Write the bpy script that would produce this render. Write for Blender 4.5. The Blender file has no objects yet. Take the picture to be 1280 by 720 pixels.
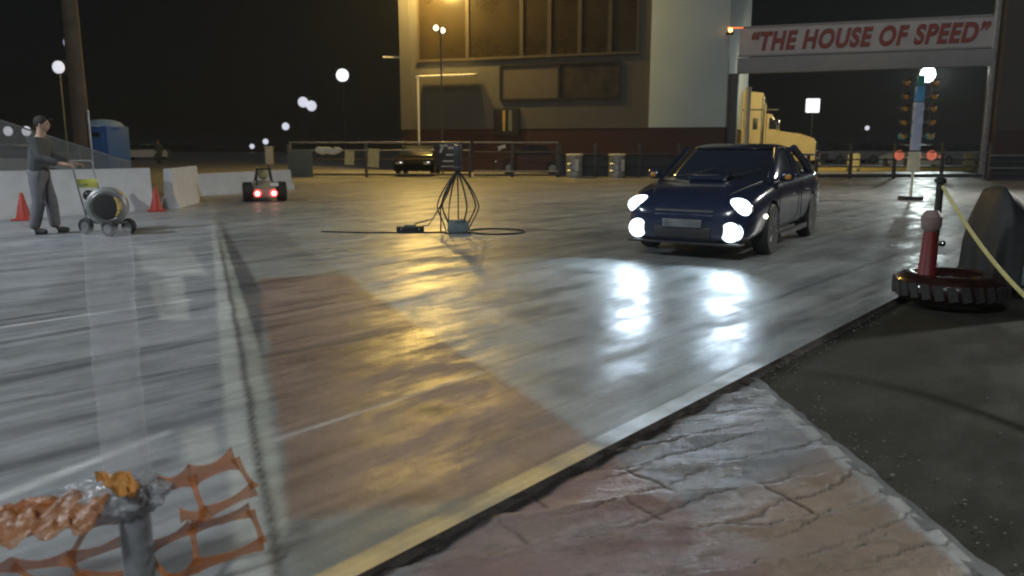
import bpy, bmesh, math, random
import numpy as np
from mathutils import Vector, Matrix, noise as mnoise
random.seed(7)
R = math.radians
S = bpy.context.scene
COL = S.collection
PITCH = R(10.2); CP, SP = math.cos(PITCH), math.sin(PITCH); EYE = 1.45; F = 1000.0

# ---------------------------------------------------------------- camera maths (layout helper)
def G(u, v, z=0.0):
    k = (v - 360) / F
    Y = (EYE - z) * (CP - k * SP) / (SP + k * CP)
    d = Y * CP - (z - EYE) * SP
    return Vector(((u - 640) / F * d, Y, z))
def W(u, v, Y):
    k = (v - 360) / F
    q = -Y * (SP + k * CP) / (CP - k * SP)
    d = Y * CP - q * SP
    return Vector(((u - 640) / F * d, Y, EYE + q))

# ---------------------------------------------------------------- materials
def mat(name, col, rough=0.6, metal=0.0, var=0.18, scale=6.0, bump=0.0, bscale=None, emit=None, estr=0.0,
        coat=0.0, alpha=1.0, trans=0.0, spec=0.5, rvar=0.1):
    m = bpy.data.materials.new(name); m.use_nodes = True
    nt = m.node_tree; N = nt.nodes; L = nt.links
    b = N['Principled BSDF']
    b.inputs['Metallic'].default_value = metal
    b.inputs['Coat Weight'].default_value = coat
    b.inputs['Coat Roughness'].default_value = 0.08
    b.inputs['Alpha'].default_value = alpha
    b.inputs['Transmission Weight'].default_value = trans
    b.inputs['Specular IOR Level'].default_value = spec
    tc = N.new('ShaderNodeTexCoord')
    nz = N.new('ShaderNodeTexNoise'); nz.inputs['Scale'].default_value = scale; nz.inputs['Detail'].default_value = 6
    nz.inputs['Roughness'].default_value = 0.65
    L.new(tc.outputs['Object'], nz.inputs['Vector'])
    mr = N.new('ShaderNodeMapRange'); mr.inputs['From Min'].default_value = 0.3; mr.inputs['From Max'].default_value = 0.7
    mr.inputs['To Min'].default_value = 1 - var; mr.inputs['To Max'].default_value = 1 + var
    L.new(nz.outputs['Fac'], mr.inputs['Value'])
    vm = N.new('ShaderNodeVectorMath'); vm.operation = 'SCALE'; vm.inputs[0].default_value = col[:3]
    L.new(mr.outputs['Result'], vm.inputs['Scale']); L.new(vm.outputs['Vector'], b.inputs['Base Color'])
    rr = N.new('ShaderNodeMapRange'); rr.inputs['To Min'].default_value = max(0.02, rough - rvar); rr.inputs['To Max'].default_value = min(1, rough + rvar)
    L.new(nz.outputs['Fac'], rr.inputs['Value']); L.new(rr.outputs['Result'], b.inputs['Roughness'])
    if bump > 0:
        n2 = N.new('ShaderNodeTexNoise'); n2.inputs['Scale'].default_value = bscale or scale * 4; n2.inputs['Detail'].default_value = 4
        L.new(tc.outputs['Object'], n2.inputs['Vector'])
        bp = N.new('ShaderNodeBump'); bp.inputs['Strength'].default_value = bump; bp.inputs['Distance'].default_value = 0.02
        L.new(n2.outputs['Fac'], bp.inputs['Height']); L.new(bp.outputs['Normal'], b.inputs['Normal'])
    if emit:
        b.inputs['Emission Color'].default_value = (*emit, 1); b.inputs['Emission Strength'].default_value = estr
    return m

M = {}
def mk(k, *a, **kw): M[k] = mat(k, *a, **kw); return M[k]
mk('black_rubber', (.02, .02, .02), .7, bump=.3)
mk('black_metal', (.025, .025, .028), .4, bump=.1)
mk('black_plastic', (.02, .02, .022), .45)
mk('grey_metal', (.22, .23, .24), .38, metal=.6, var=.3)
mk('rail_metal', (.34, .34, .35), .4, metal=.4, var=.3)
mk('dark_rail', (.07, .07, .075), .5)
mk('white_paint', (.72, .72, .70), .5, var=.12)
mk('chrome', (.8, .8, .8), .15, metal=1)
mk('steel_can', (.42, .46, .5), .35, metal=.5, var=.3)
mk('orange_cone', (.42, .04, .02), .5, var=.15)
mk('red_plastic', (.14, .010, .012), .5)
mk('dark_red_rubber', (.018, .005, .004), .3, coat=.4, bump=.15)
mk('car_blue', (.016, .024, .056), .22, coat=.8, var=.12)
mk('car_glass', (.022, .03, .045), .06, spec=.8, coat=.5)
mk('car_roof', (.02, .024, .036), .25, coat=.6)
mk('lens', (.9, .95, 1), .1, emit=(.75, .9, 1), estr=5)
mk('fog_lens', (.9, .95, 1), .1, emit=(.8, .93, 1), estr=3.2)
mk('marker_lens', (1, .85, .6), .1, emit=(1, .9, .65), estr=9)
mk('amber_lens', (.45, .2, .03), .25)
mk('red_glow', (.5, .1, .05), .3, emit=(1, .25, .15), estr=.35)
mk('tail_core', (1, .6, .5), .3, emit=(1, .6, .5), estr=5)
mk('tail_rim', (1, .1, .1), .3, emit=(1, .08, .08), estr=2.2)
mk('facade', (.09, .086, .086), .75, var=.12, scale=.7, bump=.15, bscale=30)
mk('facade_bay', (.54, .64, .67), .6, var=.05, scale=.5, bump=.05, bscale=20)
mk('facade_right', (.06, .055, .052), .75, var=.12, scale=.7)
mk('maroon_band', (.04, .012, .013), .6, var=.2, scale=2)
mk('window_glass', (.03, .022, .012), .28, var=.45, scale=.35, spec=.6)
mk('window_frame', (.075, .06, .045), .5)
mk('sign_board', (.66, .61, .63), .5, var=.12, scale=1.5)
mk('beam_paint', (.36, .36, .38), .55, var=.12, scale=1.5)
mk('letter_red', (.36, .045, .035), .5, var=.1)
mk('letter_dark', (.13, .035, .03), .6)
mk('letter_grey', (.16, .15, .17), .6)
mk('jersey_concrete', (.55, .56, .58), .6, var=.12, scale=2.5, bump=.2, bscale=14)
mk('post_wood', (.085, .06, .04), .85, var=.35, scale=3, bump=.4, bscale=20)
mk('toilet_blue', (.03, .11, .32), .5, var=.1)
mk('toilet_roof', (.25, .36, .48), .5)
mk('yellow_tag', (.62, .62, .12), .5)
mk('yellow_poster', (.62, .56, .30), .6)
mk('fan_grey', (.26, .26, .26), .45, metal=.3, var=.35)
mk('fan_gold', (.42, .30, .10), .45, var=.3)
mk('skin', (.42, .26, .19), .55)
mk('jacket', (.065, .07, .075), .8, var=.25, scale=12, bump=.3, bscale=30)
mk('trousers', (.13, .13, .145), .85, var=.2, scale=10, bump=.3, bscale=30)
mk('boot', (.03, .03, .032), .6)
mk('hair', (.02, .017, .014), .8)
mk('truck_cream', (.62, .50, .24), .4, var=.14, scale=1.5)
mk('truck_dark', (.03, .03, .03), .4)
mk('far_red', (.06, .014, .010), .5, coat=.1)
mk('far_grey', (.2, .22, .24), .35, coat=.5)
mk('far_white', (.55, .55, .55), .35)
mk('rope', (.55, .50, .20), .7, bump=.5, bscale=200)
mk('tarp', (.016, .018, .020), .65, bump=.4, bscale=9)
mk('tree_blue', (.10, .30, .55), .4)
mk('tree_lilac', (.42, .46, .60), .4)
mk('tree_teal', (.03, .22, .20), .4)
mk('cream_post', (.6, .55, .42), .5)
mk('box_grey', (.12, .16, .17), .5, var=.3)
mk('kerb_yellow', (.55, .42, .13), .7, var=.25, scale=12)
mk('led', (1, 1, 1), .3, emit=(.93, 1, 1), estr=1.6)
mk('led_dim', (1, 1, 1), .3, emit=(.85, .87, 1), estr=.75)
mk('led_main', (1, 1, 1), .3, emit=(.85, 1, .97), estr=14)
mk('lamp_warm', (1, .9, .7), .3, emit=(1, .86, .55), estr=2.2)
mk('sodium', (1, .7, .2), .3, emit=(1, .66, .16), estr=260)
mk('smoke_yellow', (.35, .32, .17), .8)
mk('dragster_body', (.34, .32, .26), .5)
mk('dark_sign', (.02, .02, .03), .4)
mk('brown_panel', (.07, .045, .03), .6)
mk('field', (.07, .065, .05), .95, var=.35, scale=.3)
mk('grey_green', (.13, .15, .14), .6)

def clear_mat(name, a, col, rough):
    m = mat(name, col, rough, var=.25, scale=9, bump=.6, bscale=24)
    nt = m.node_tree; N = nt.nodes; L = nt.links
    b = N['Principled BSDF']; tr = N.new('ShaderNodeBsdfTransparent'); mx = N.new('ShaderNodeMixShader')
    mx.inputs[0].default_value = a
    L.new(tr.outputs[0], mx.inputs[1]); L.new(b.outputs[0], mx.inputs[2])
    L.new(mx.outputs[0], N['Material Output'].inputs['Surface'])
    return m
M['clear_film'] = clear_mat('clear_film', .19, (.65, .66, .72), .3)
M['crumpled_film'] = clear_mat('crumpled_film', .55, (.42, .44, .48), .18)
M['mesh_fabric'] = clear_mat('mesh_fabric', .36, (.17, .18, .18), .8)
M['orange_net'] = clear_mat('orange_net', .52, (.50, .16, .03), .5)

# ---------------------------------------------------------------- mesh builder
class MB:
    def __init__(s): s.bm = bmesh.new()
    def box(s, c, d, rz=0, rx=0, ry=0, bev=0.0):
        m = Matrix.Translation(c) @ Matrix.Rotation(rz, 4, 'Z') @ Matrix.Rotation(ry, 4, 'Y') @ Matrix.Rotation(rx, 4, 'X') @ Matrix.Diagonal((d[0], d[1], d[2], 1))
        r = bmesh.ops.create_cube(s.bm, size=1, matrix=m)
        if bev:
            es = list({e for v in r['verts'] for e in v.link_edges})
            bmesh.ops.bevel(s.bm, geom=es, offset=bev, segments=2, affect='EDGES', profile=.6)
        return s
    def cyl(s, a, b, r1, r2=None, n=20, cap=True):
        a, b = Vector(a), Vector(b); d = b - a; r2 = r1 if r2 is None else r2
        m = Matrix.Translation((a + b) / 2) @ d.to_track_quat('Z', 'Y').to_matrix().to_4x4()
        bmesh.ops.create_cone(s.bm, cap_ends=cap, segments=n, radius1=r1, radius2=max(r2, 1e-4), depth=d.length, matrix=m)
        return s
    def tube(s, pts, r, n=8, radii=None):
        pts = [Vector(p) for p in pts]; rings = []
        up = Vector((0.13, 0.31, 1)).normalized()
        for i, p in enumerate(pts):
            t = (pts[min(i + 1, len(pts) - 1)] - pts[max(i - 1, 0)]).normalized()
            x = t.cross(up)
            if x.length < 1e-3: x = t.cross(Vector((1, 0, 0)))
            x.normalize(); y = t.cross(x).normalized(); rr = radii[i] if radii else r
            rings.append([s.bm.verts.new(p + x * math.cos(2 * math.pi * k / n) * rr + y * math.sin(2 * math.pi * k / n) * rr) for k in range(n)])
        for a, b in zip(rings, rings[1:]):
            for k in range(n): s.bm.faces.new((a[k], a[(k + 1) % n], b[(k + 1) % n], b[k]))
        s.bm.faces.new(rings[0][::-1]); s.bm.faces.new(rings[-1]); return s
    def lathe(s, prof, c=(0, 0, 0), n=28, axis=None):
        c = Vector(c); q = Vector(axis).normalized().to_track_quat('Z', 'Y') if axis else None
        rings = []
        for r, z in prof:
            ring = []
            for k in range(n):
                p = Vector((r * math.cos(2 * math.pi * k / n), r * math.sin(2 * math.pi * k / n), z))
                if q: p = q @ p
                ring.append(s.bm.verts.new(p + c))
            rings.append(ring)
        for a, b in zip(rings, rings[1:]):
            for k in range(n): s.bm.faces.new((a[k], a[(k + 1) % n], b[(k + 1) % n], b[k]))
        if prof[0][0] > 1e-3: s.bm.faces.new(rings[0][::-1])
        if prof[-1][0] > 1e-3: s.bm.faces.new(rings[-1])
        return s
    def ball(s, c, r, sc=(1, 1, 1), n=16, rot=None):
        m = Matrix.Translation(c) @ (rot or Matrix.Identity(4)) @ Matrix.Diagonal((*sc, 1))
        bmesh.ops.create_uvsphere(s.bm, u_segments=n, v_segments=max(8, n // 2), radius=r, matrix=m); return s
    def torus(s, c, R_, r, axis=(0, 0, 1), n=32, k=10, sc=1.0):
        q = Vector(axis).normalized().to_track_quat('Z', 'Y'); c = Vector(c); rings = []
        for i in range(n):
            a = 2 * math.pi * i / n
            rings.append([s.bm.verts.new(c + q @ Vector(((R_ + r * math.cos(t)) * math.cos(a), (R_ + r * math.cos(t)) * math.sin(a), r * sc * math.sin(t)))) for t in [2 * math.pi * j / k for j in range(k)]])
        for i in range(n):
            a, b = rings[i], rings[(i + 1) % n]
            for j in range(k): s.bm.faces.new((a[j], b[j], b[(j + 1) % k], a[(j + 1) % k]))
        return s
    def prism(s, pts, h0, h1, plane='xy'):
        def P(p, h):
            return {'xy': (p[0], p[1], h), 'xz': (p[0], h, p[1]), 'yz': (h, p[0], p[1])}[plane]
        a = [s.bm.verts.new(P(p, h0)) for p in pts]; b = [s.bm.verts.new(P(p, h1)) for p in pts]; n = len(pts)
        s.bm.faces.new(a[::-1]); s.bm.faces.new(b)
        for i in range(n): s.bm.faces.new((a[i], a[(i + 1) % n], b[(i + 1) % n], b[i]))
        return s
    def quad(s, pts):
        s.bm.faces.new([s.bm.verts.new(p) for p in pts]); return s
    def slab(s, pts, th):   # polygon in 3D given a thickness along its normal
        pts = [Vector(p) for p in pts]; n = (pts[1] - pts[0]).cross(pts[2] - pts[0]).normalized() * th
        a = [s.bm.verts.new(p) for p in pts]; b = [s.bm.verts.new(p + n) for p in pts]; k = len(pts)
        s.bm.faces.new(a[::-1]); s.bm.faces.new(b)
        for i in range(k): s.bm.faces.new((a[i], a[(i + 1) % k], b[(i + 1) % k], b[i]))
        return s
    def build(s, name, m, parent=None, smooth=None, loc=None, rz=0):
        bmesh.ops.recalc_face_normals(s.bm, faces=s.bm.faces)
        me = bpy.data.meshes.new(name); s.bm.to_mesh(me); s.bm.free()
        me.materials.append(m)
        o = bpy.data.objects.new(name, me); COL.objects.link(o)
        if parent: o.parent = parent
        if loc is not None: o.location = loc; o.rotation_euler = (0, 0, rz)
        if smooth is None: smooth = 35
        if smooth: me.shade_smooth(); me.set_sharp_from_angle(angle=R(smooth))
        return o

def root(name, label, cat, loc=(0, 0, 0), rz=0, group=None):
    o = bpy.data.objects.new(name, None); COL.objects.link(o); o.empty_display_size = .2
    o.location = loc; o.rotation_euler = (0, 0, rz); o['label'] = label; o['category'] = cat
    if group: o['group'] = group
    return o
def tag(o, label=None, cat=None, group=None, kind=None):
    if label: o['label'] = label
    if cat: o['category'] = cat
    if group: o['group'] = group
    if kind: o['kind'] = kind
    return o
def dup(o, loc, rz, label, parent=None):
    c = o.copy(); COL.objects.link(c); c.location = loc; c.rotation_euler = (0, 0, rz); c['label'] = label
    def rec(a, b):
        for ch in list(a.children):
            if ch.type == 'LIGHT': pass
            d = ch.copy(); COL.objects.link(d); d.parent = b; rec(ch, d)
    rec(o, c); return c

# ---------------------------------------------------------------- kerb frame (the painted edge of the concrete pad)
K0 = G(445, 720); K1 = G(950, 460)
KD = (K1 - K0).normalized(); KN = Vector((-KD.y, KD.x, 0))      # KN points onto the pad (left/back)
KA = math.atan2(KD.y, KD.x)
def ST(p): q = Vector((p[0], p[1], 0)) - Vector((K0.x, K0.y, 0)); return q.dot(KD), q.dot(KN)
DROP = -0.045

# ---------------------------------------------------------------- ground
def ground_mat(name, wet=0.30, attr=True, base=(.27, .27, .27), crack=False, streak=True, crack_scale=1.4, spec=.55, wr=.25):
    m = bpy.data.materials.new(name); m.use_nodes = True
    nt = m.node_tree; N = nt.nodes; L = nt.links; b = N['Principled BSDF']
    tc = N.new('ShaderNodeTexCoord')
    mp = N.new('ShaderNodeMapping'); mp.vector_type = 'TEXTURE'; mp.inputs['Rotation'].default_value = (0, 0, KA)
    L.new(tc.outputs['Object'], mp.inputs['Vector'])
    def nz(scale, sx, sy, det=5, rough=.6, dist=0.0):
        q = N.new('ShaderNodeMapping'); q.inputs['Scale'].default_value = (sx, sy, 1); L.new(mp.outputs[0], q.inputs['Vector'])
        n = N.new('ShaderNodeTexNoise'); n.inputs['Scale'].default_value = scale; n.inputs['Detail'].default_value = det
        n.inputs['Roughness'].default_value = rough; n.inputs['Distortion'].default_value = dist
        L.new(q.outputs[0], n.inputs['Vector']); return n.outputs['Fac']
    def rng(x, a, c, lo, hi):
        r = N.new('ShaderNodeMapRange'); r.inputs['From Min'].default_value = a; r.inputs['From Max'].default_value = c
        r.inputs['To Min'].default_value = lo; r.inputs['To Max'].default_value = hi; L.new(x, r.inputs['Value']); return r.outputs[0]
    def mul(a, c):
        q = N.new('ShaderNodeMath'); q.operation = 'MULTIPLY'; L.new(a, q.inputs[0]); L.new(c, q.inputs[1]); return q.outputs[0]
    big = nz(.35, 1, 1, 6); mid = nz(2.2, 1, 1, 7, .7); fine = nz(28, 1, 1, 4)
    f = mul(rng(big, .3, .7, .80, 1.2), rng(mid, .3, .7, .82, 1.15)); f = mul(f, rng(fine, .3, .7, .93, 1.07))
    if streak:
        s1 = nz(1.0, .10, 2.6, 3, .55, .3); s2 = nz(1.0, .22, 9.0, 3, .6, .4)
        f = mul(f, rng(s1, .36, .60, .84, 1.1)); f = mul(f, rng(s2, .35, .62, .86, 1.08))
    if attr:
        at = N.new('ShaderNodeAttribute'); at.attribute_name = 'stain'; src = at.outputs['Color']
    else:
        rgb = N.new('ShaderNodeRGB'); rgb.outputs[0].default_value = (*base, 1); src = rgb.outputs[0]
    vm = N.new('ShaderNodeVectorMath'); vm.operation = 'SCALE'; L.new(src, vm.inputs[0]); L.new(f, vm.inputs['Scale'])
    colr = vm.outputs[0]
    grit = nz(70, 1, 1, 3, .7)
    hgt = rng(mid, 0, 1, 0, .5); ad = N.new('ShaderNodeMath'); ad.operation = 'MULTIPLY_ADD'; L.new(grit, ad.inputs[0]); ad.inputs[1].default_value = .16 if not crack else .22; L.new(hgt, ad.inputs[2]); hgt = ad.outputs[0]
    f = mul(f, rng(nz(45, 1, 1, 4, .85), .38, .62, .68, 1.28))
    if crack:
        q = N.new('ShaderNodeMapping'); q.vector_type = 'TEXTURE'; q.inputs['Scale'].default_value = (1.25, .42, 1); q.inputs['Rotation'].default_value = (0, 0, R(18)); L.new(tc.outputs['Object'], q.inputs['Vector'])
        nn = N.new('ShaderNodeTexNoise'); nn.inputs['Scale'].default_value = 2.6; nn.inputs['Detail'].default_value = 9; nn.inputs['Roughness'].default_value = .68; L.new(q.outputs[0], nn.inputs['Vector'])
        mx = N.new('ShaderNodeMixRGB'); mx.blend_type = 'LINEAR_LIGHT'; mx.inputs[0].default_value = .42
        L.new(q.outputs[0], mx.inputs[1]); L.new(nn.outputs['Color'], mx.inputs[2])
        vals = []
        for sc, w in ((crack_scale, .012), (crack_scale * 2.7, .02)):
            vo = N.new('ShaderNodeTexVoronoi'); vo.feature = 'DISTANCE_TO_EDGE'; vo.inputs['Scale'].default_value = sc
            L.new(mx.outputs[0], vo.inputs['Vector']); vals.append((vo.outputs['Distance'], w))
        c1 = rng(vals[0][0], .003, .026, 0, 1); c2 = rng(vals[1][0], 0, .045, .2, 1)
        mk_ = rng(nz(1.3, 1, 1, 3), .36, .52, 0, 1)
        mxx = N.new('ShaderNodeMix'); mxx.data_type = 'FLOAT'; mxx.inputs[2].default_value = 1.0
        L.new(mk_, mxx.inputs[0]); L.new(c2, mxx.inputs[3])
        cr = mul(c1, mxx.outputs[0])
        v2 = N.new('ShaderNodeVectorMath'); v2.operation = 'SCALE'; L.new(colr, v2.inputs[0]); L.new(rng(cr, 0, 1, .72, 1), v2.inputs['Scale']); colr = v2.outputs[0]
        ad = N.new('ShaderNodeMath'); ad.operation = 'MULTIPLY_ADD'; L.new(cr, ad.inputs[0]); ad.inputs[1].default_value = .22; L.new(hgt, ad.inputs[2]); hgt = ad.outputs[0]
        tilt = nz(2.6, 1, 1.6, 8, .7); ad = N.new('ShaderNodeMath'); ad.operation = 'MULTIPLY_ADD'; L.new(tilt, ad.inputs[0]); ad.inputs[1].default_value = .5; L.new(hgt, ad.inputs[2]); hgt = ad.outputs[0]
    L.new(colr, b.inputs['Base Color'])
    wetm = rng(nz(1.3, .6, 1.5, 9, .75), .42, .58, wet, wet + wr)
    L.new(wetm, b.inputs['Roughness'])
    b.inputs['Specular IOR Level'].default_value = spec
    hs = nz(3.0, .8, 2.6, 9, .72)
    ad = N.new('ShaderNodeMath'); ad.operation = 'MULTIPLY_ADD'; L.new(hs, ad.inputs[0]); ad.inputs[1].default_value = .35; L.new(hgt, ad.inputs[2])
    bp = N.new('ShaderNodeBump'); bp.inputs['Strength'].default_value = .55 if crack else .38; bp.inputs['Distance'].default_value = .03 if crack else .022
    L.new(ad.outputs[0], bp.inputs['Height']); L.new(bp.outputs['Normal'], b.inputs['Normal'])
    return m

# world-space polygons of what lies ON the slab (stains, joints, painted lines), from where they meet the ground
def poly(pts, z=0): return [tuple(G(u, v, z)[:2]) for u, v in pts]
def inpoly(X, Y, P):
    res = np.zeros(X.shape, bool); n = len(P)
    for i in range(n):
        x1, y1 = P[i]; x2, y2 = P[(i + 1) % n]
        if y1 == y2: continue
        c = ((y1 > Y) != (y2 > Y)) & (X < (x2 - x1) * (Y - y1) / (y2 - y1) + x1); res ^= c
    return res
def segd(X, Y, a, b):
    ax, ay = a; bx, by = b; dx, dy = bx - ax, by - ay; t = np.clip(((X - ax) * dx + (Y - ay) * dy) / (dx * dx + dy * dy), 0, 1)
    return np.hypot(X - ax - t * dx, Y - ay - t * dy)
def soft(X, Y, P, w):
    ins = inpoly(X, Y, P); d = np.full(X.shape, 1e9)
    for i in range(len(P)): d = np.minimum(d, segd(X, Y, P[i], P[(i + 1) % len(P)]))
    return np.clip(.5 + np.where(ins, d, -d) / (2 * w), 0, 1)
def wob(X, Y, s, seed):
    r = np.random.RandomState(seed); o = np.zeros(X.shape)
    for k in range(7):
        a = r.rand() * 6.28; f = s * (1.6 ** k) * .6; o += np.sin(X * math.cos(a) * f + Y * math.sin(a) * f + r.rand() * 9) / (1.35 ** k)
    return o / 3.2

def grid_mesh(name, s_vals, t_vals, z, colfn, m, hfn=None):
    SS, TT = np.meshgrid(s_vals, t_vals, indexing='ij')
    X = K0.x + SS * KD.x + TT * KN.x; Y = K0.y + SS * KD.y + TT * KN.y
    ns, nt_ = SS.shape
    co = np.stack([X, Y, np.full(X.shape, z) + (hfn(X, Y) if hfn else 0)], -1).reshape(-1, 3)
    idx = np.arange(ns * nt_).reshape(ns, nt_)
    fc = np.stack([idx[:-1, :-1], idx[1:, :-1], idx[1:, 1:], idx[:-1, 1:]], -1).reshape(-1, 4)
    me = bpy.data.meshes.new(name); me.vertices.add(len(co)); me.vertices.foreach_set('co', co.ravel())
    me.loops.add(fc.size); me.loops.foreach_set('vertex_index', fc.ravel().astype(np.int32))
    me.polygons.add(len(fc)); me.polygons.foreach_set('loop_start', np.arange(0, fc.size, 4, dtype=np.int32))
    me.update(calc_edges=True)
    c = colfn(X, Y, SS, TT).reshape(-1, 3)
    a = me.color_attributes.new('stain', 'FLOAT_COLOR', 'POINT')
    a.data.foreach_set('color', np.concatenate([c, np.ones((len(c), 1))], 1).astype(np.float32).ravel())
    me.materials.append(m); o = bpy.data.objects.new(name, me); COL.objects.link(o)
    if me.polygons[0].normal.z < 0: me.flip_normals()
    return o

def mixc(c, m, col): return c * (1 - m[..., None]) + np.array(col) * m[..., None]
def pad_colour(X, Y, SS, TT):
    wx = X + .05 * wob(X, Y, 3, 1); wy = Y + .05 * wob(X, Y, 3, 2)
    lx = X + .012 * wob(X, Y, 9, 5); ly = Y + .012 * wob(X, Y, 9, 6)
    c = np.ones(X.shape + (3,)) * np.array([.21, .225, .225])
    # left lane: paler bluish concrete
    c = mixc(c, soft(wx, wy, poly([(-2500, 262), (262, 250), (300, 420), (352, 720), (330, 1400), (-3000, 1400)]), .06) * .9, (.28, .295, .32))
    # far yard: paler
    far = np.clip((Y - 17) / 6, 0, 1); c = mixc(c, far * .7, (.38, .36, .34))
    # grey repair wedge left of the joint
    c = mixc(c, soft(lx, ly, poly([(262, 252), (332, 372), (326, 440), (300, 400), (272, 300)]), .02) * .85, (.075, .078, .085))
    # reddish rubber stained slab
    c = mixc(c, soft(wx, wy, poly([(322, 348), (430, 343), (742, 553), (600, 618), (352, 655), (335, 420)]), .025) * .9, (.205, .140, .120))
    c = mixc(c, soft(wx, wy, poly([(350, 655), (600, 618), (700, 575), (520, 720), (380, 900), (350, 760)]), .08) * .6, (.19, .205, .19))
    # tyre marks parallel to the kerb
    r = np.random.RandomState(11)
    for k in range(64):
        t0 = 0.35 + r.rand() ** 1.3 * 11; s0 = -9 + r.rand() * 20; ln = 2.5 + r.rand() * 9; w = .02 + r.rand() * .08; dk = .3 + .6 * r.rand()
        bend = (r.rand() - .5) * .05
        d = np.abs(TT - t0 - bend * (SS - s0)); along = np.clip((SS - s0) / .8, 0, 1) * np.clip((s0 + ln - SS) / .8, 0, 1)
        mk2 = np.clip(1 - d / w, 0, 1) * along * dk * np.clip(.75 + .5 * wob(X, Y, 5, k), 0, 1)
        c = mixc(c, mk2, (.06, .058, .062) if k % 5 else (.5, .5, .5))
    for a, b, w, dk in (((-20, 432), (330, 372), .06, .55), ((-20, 508), (560, 404), .035, .75), ((-20, 548), (300, 478), .05, .6), ((-20, 592), (330, 500), .06, .6), ((255, 505), (530, 408), .022, .9),
                        ((-20, 340), (262, 318), .09, .5), ((330, 395), (660, 332), .035, .6), ((-20, 470), (240, 425), .03, .5), ((-20, 650), (200, 580), .05, .5), ((360, 455), (760, 370), .018, .5), ((640, 380), (790, 352), .03, .5)):
        a2, b2 = poly([a, b]); c = mixc(c, np.clip(1.4 - segd(wx, wy, a2, b2) / w, 0, 1) * dk * np.clip(.75 + .7 * wob(X, Y, 3.5, int(a[1])), .1, 1), (.055, .055, .06))
    # two pale worn strips with a dark joint between
    for P, col, a in (([(262, 250), (268, 250), (292, 400), (325, 590), (346, 690), (352, 740), (296, 740), (283, 545)], (.46, .48, .45), .85),
                      ([(268, 270), (274, 280), (322, 430), (345, 560), (360, 664), (344, 690), (325, 590), (300, 430)], (.36, .38, .33), .85)):
        c = mixc(c, soft(lx, ly, poly(P), .012) * a * np.clip(.9 + .3 * wob(X, Y, 4, 31), .5, 1), col)
    J = poly([(268, 270), (300, 430), (325, 590), (346, 690), (356, 800)])
    for a, b in zip(J, J[1:]): c = mixc(c, np.clip(1 - segd(lx, ly, a, b) / .034, 0, 1) * .9, (.05, .05, .05))
    # slab joints
    for a, b, w in (((330, 285), (742, 553), .014), ((360, 262), (800, 240), .02), ((-400, 322), (262, 300), .016), ((500, 420), (640, 380), .01)):
        a2, b2 = poly([a, b]); c = mixc(c, np.clip(1 - segd(lx, ly, a2, b2) / w, 0, 1) * .6, (.09, .09, .085))
    # pale slab beside the long joint
    c = mixc(c, soft(wx, wy, poly([(345, 285), (420, 283), (800, 480), (800, 520), (742, 553)]), .05) * .35, (.36, .38, .38))
    # worn white line across the left lane, pale patches
    for a, b, w in (((-60, 418), (236, 375), .022), ((-50, 640), (210, 540), .03)):
        a2, b2 = poly([a, b]); c = mixc(c, np.clip(1.6 - segd(lx, ly, a2, b2) / w, 0, 1) * .8 * np.clip(.8 + .5 * wob(X, Y, 6, 77), 0, 1), (.66, .68, .70))
    for P, a in (([(186, 352), (228, 345), (238, 400), (200, 400)], .6), ([(228, 535), (268, 530), (275, 590), (232, 596)], .5), ([(170, 308), (235, 308), (262, 345), (180, 345)], .35)):
        c = mixc(c, soft(lx, ly, poly(P), .02) * a, (.52, .53, .50))
    c = mixc(c, soft(lx, ly, poly([(30, 388), (120, 312), (205, 345), (215, 392)]), .05) * .45, (.16, .165, .17))
    # oil blot
    bx, by = poly([(538, 512)])[0]; c = mixc(c, np.clip(1.3 - np.hypot((X - bx) / .16, (Y - by) / .10), 0, 1) * .8, (.05, .045, .04))
    bx, by = poly([(530, 622)])[0]; c = mixc(c, np.clip(1.3 - np.hypot((X - bx) / .12, (Y - by) / .07), 0, 1) * .45, (.08, .05, .04))
    # painted pad edge: yellow length then white length
    e = np.clip((.115 + .012 * wob(X, Y, 9, 50) - TT) / .008, 0, 1) * (TT > -.01)
    sy = ST(G(742, 552))[0]; sw = ST(G(952, 458))[0]
    wear = np.clip(.75 + .7 * wob(X, Y, 13, 41), .15, 1)
    yl = e * np.clip((sy - SS) / .06, 0, 1); wh = e * np.clip((SS - sy) / .06, 0, 1) * np.clip((sw + .1 - SS) / .15, 0, 1)
    c = mixc(c, yl * wear * .95, (.62, .47, .24)); c = mixc(c, wh * wear * .95, (.74, .80, .84))
    return c

def nonuni(a, b, s0, g, mid0, mid1):
    out = [mid0]; x = mid0
    while x < mid1: x += s0; out.append(x)
    st = s0
    while x < b: st *= g; x += st; out.append(x)
    x = mid0; st = s0; lo = []
    while x > a: st *= g; x -= st; lo.append(x)
    return np.array(lo[::-1] + out)
s_vals = nonuni(-400, 600, .035, 1.06, -4.5, 11); t_vals = np.concatenate([[0], np.arange(.02, .2, .02), nonuni(0, 600, .035, 1.045, .2, 7.5)])
t_vals = t_vals[(t_vals >= 0)]
M['pad'] = ground_mat('pad_concrete', wet=.29, wr=.32)
pad = grid_mesh('concrete_pad', s_vals, np.unique(t_vals), 0.0, pad_colour, M['pad']); tag(pad, kind='structure')
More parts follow.
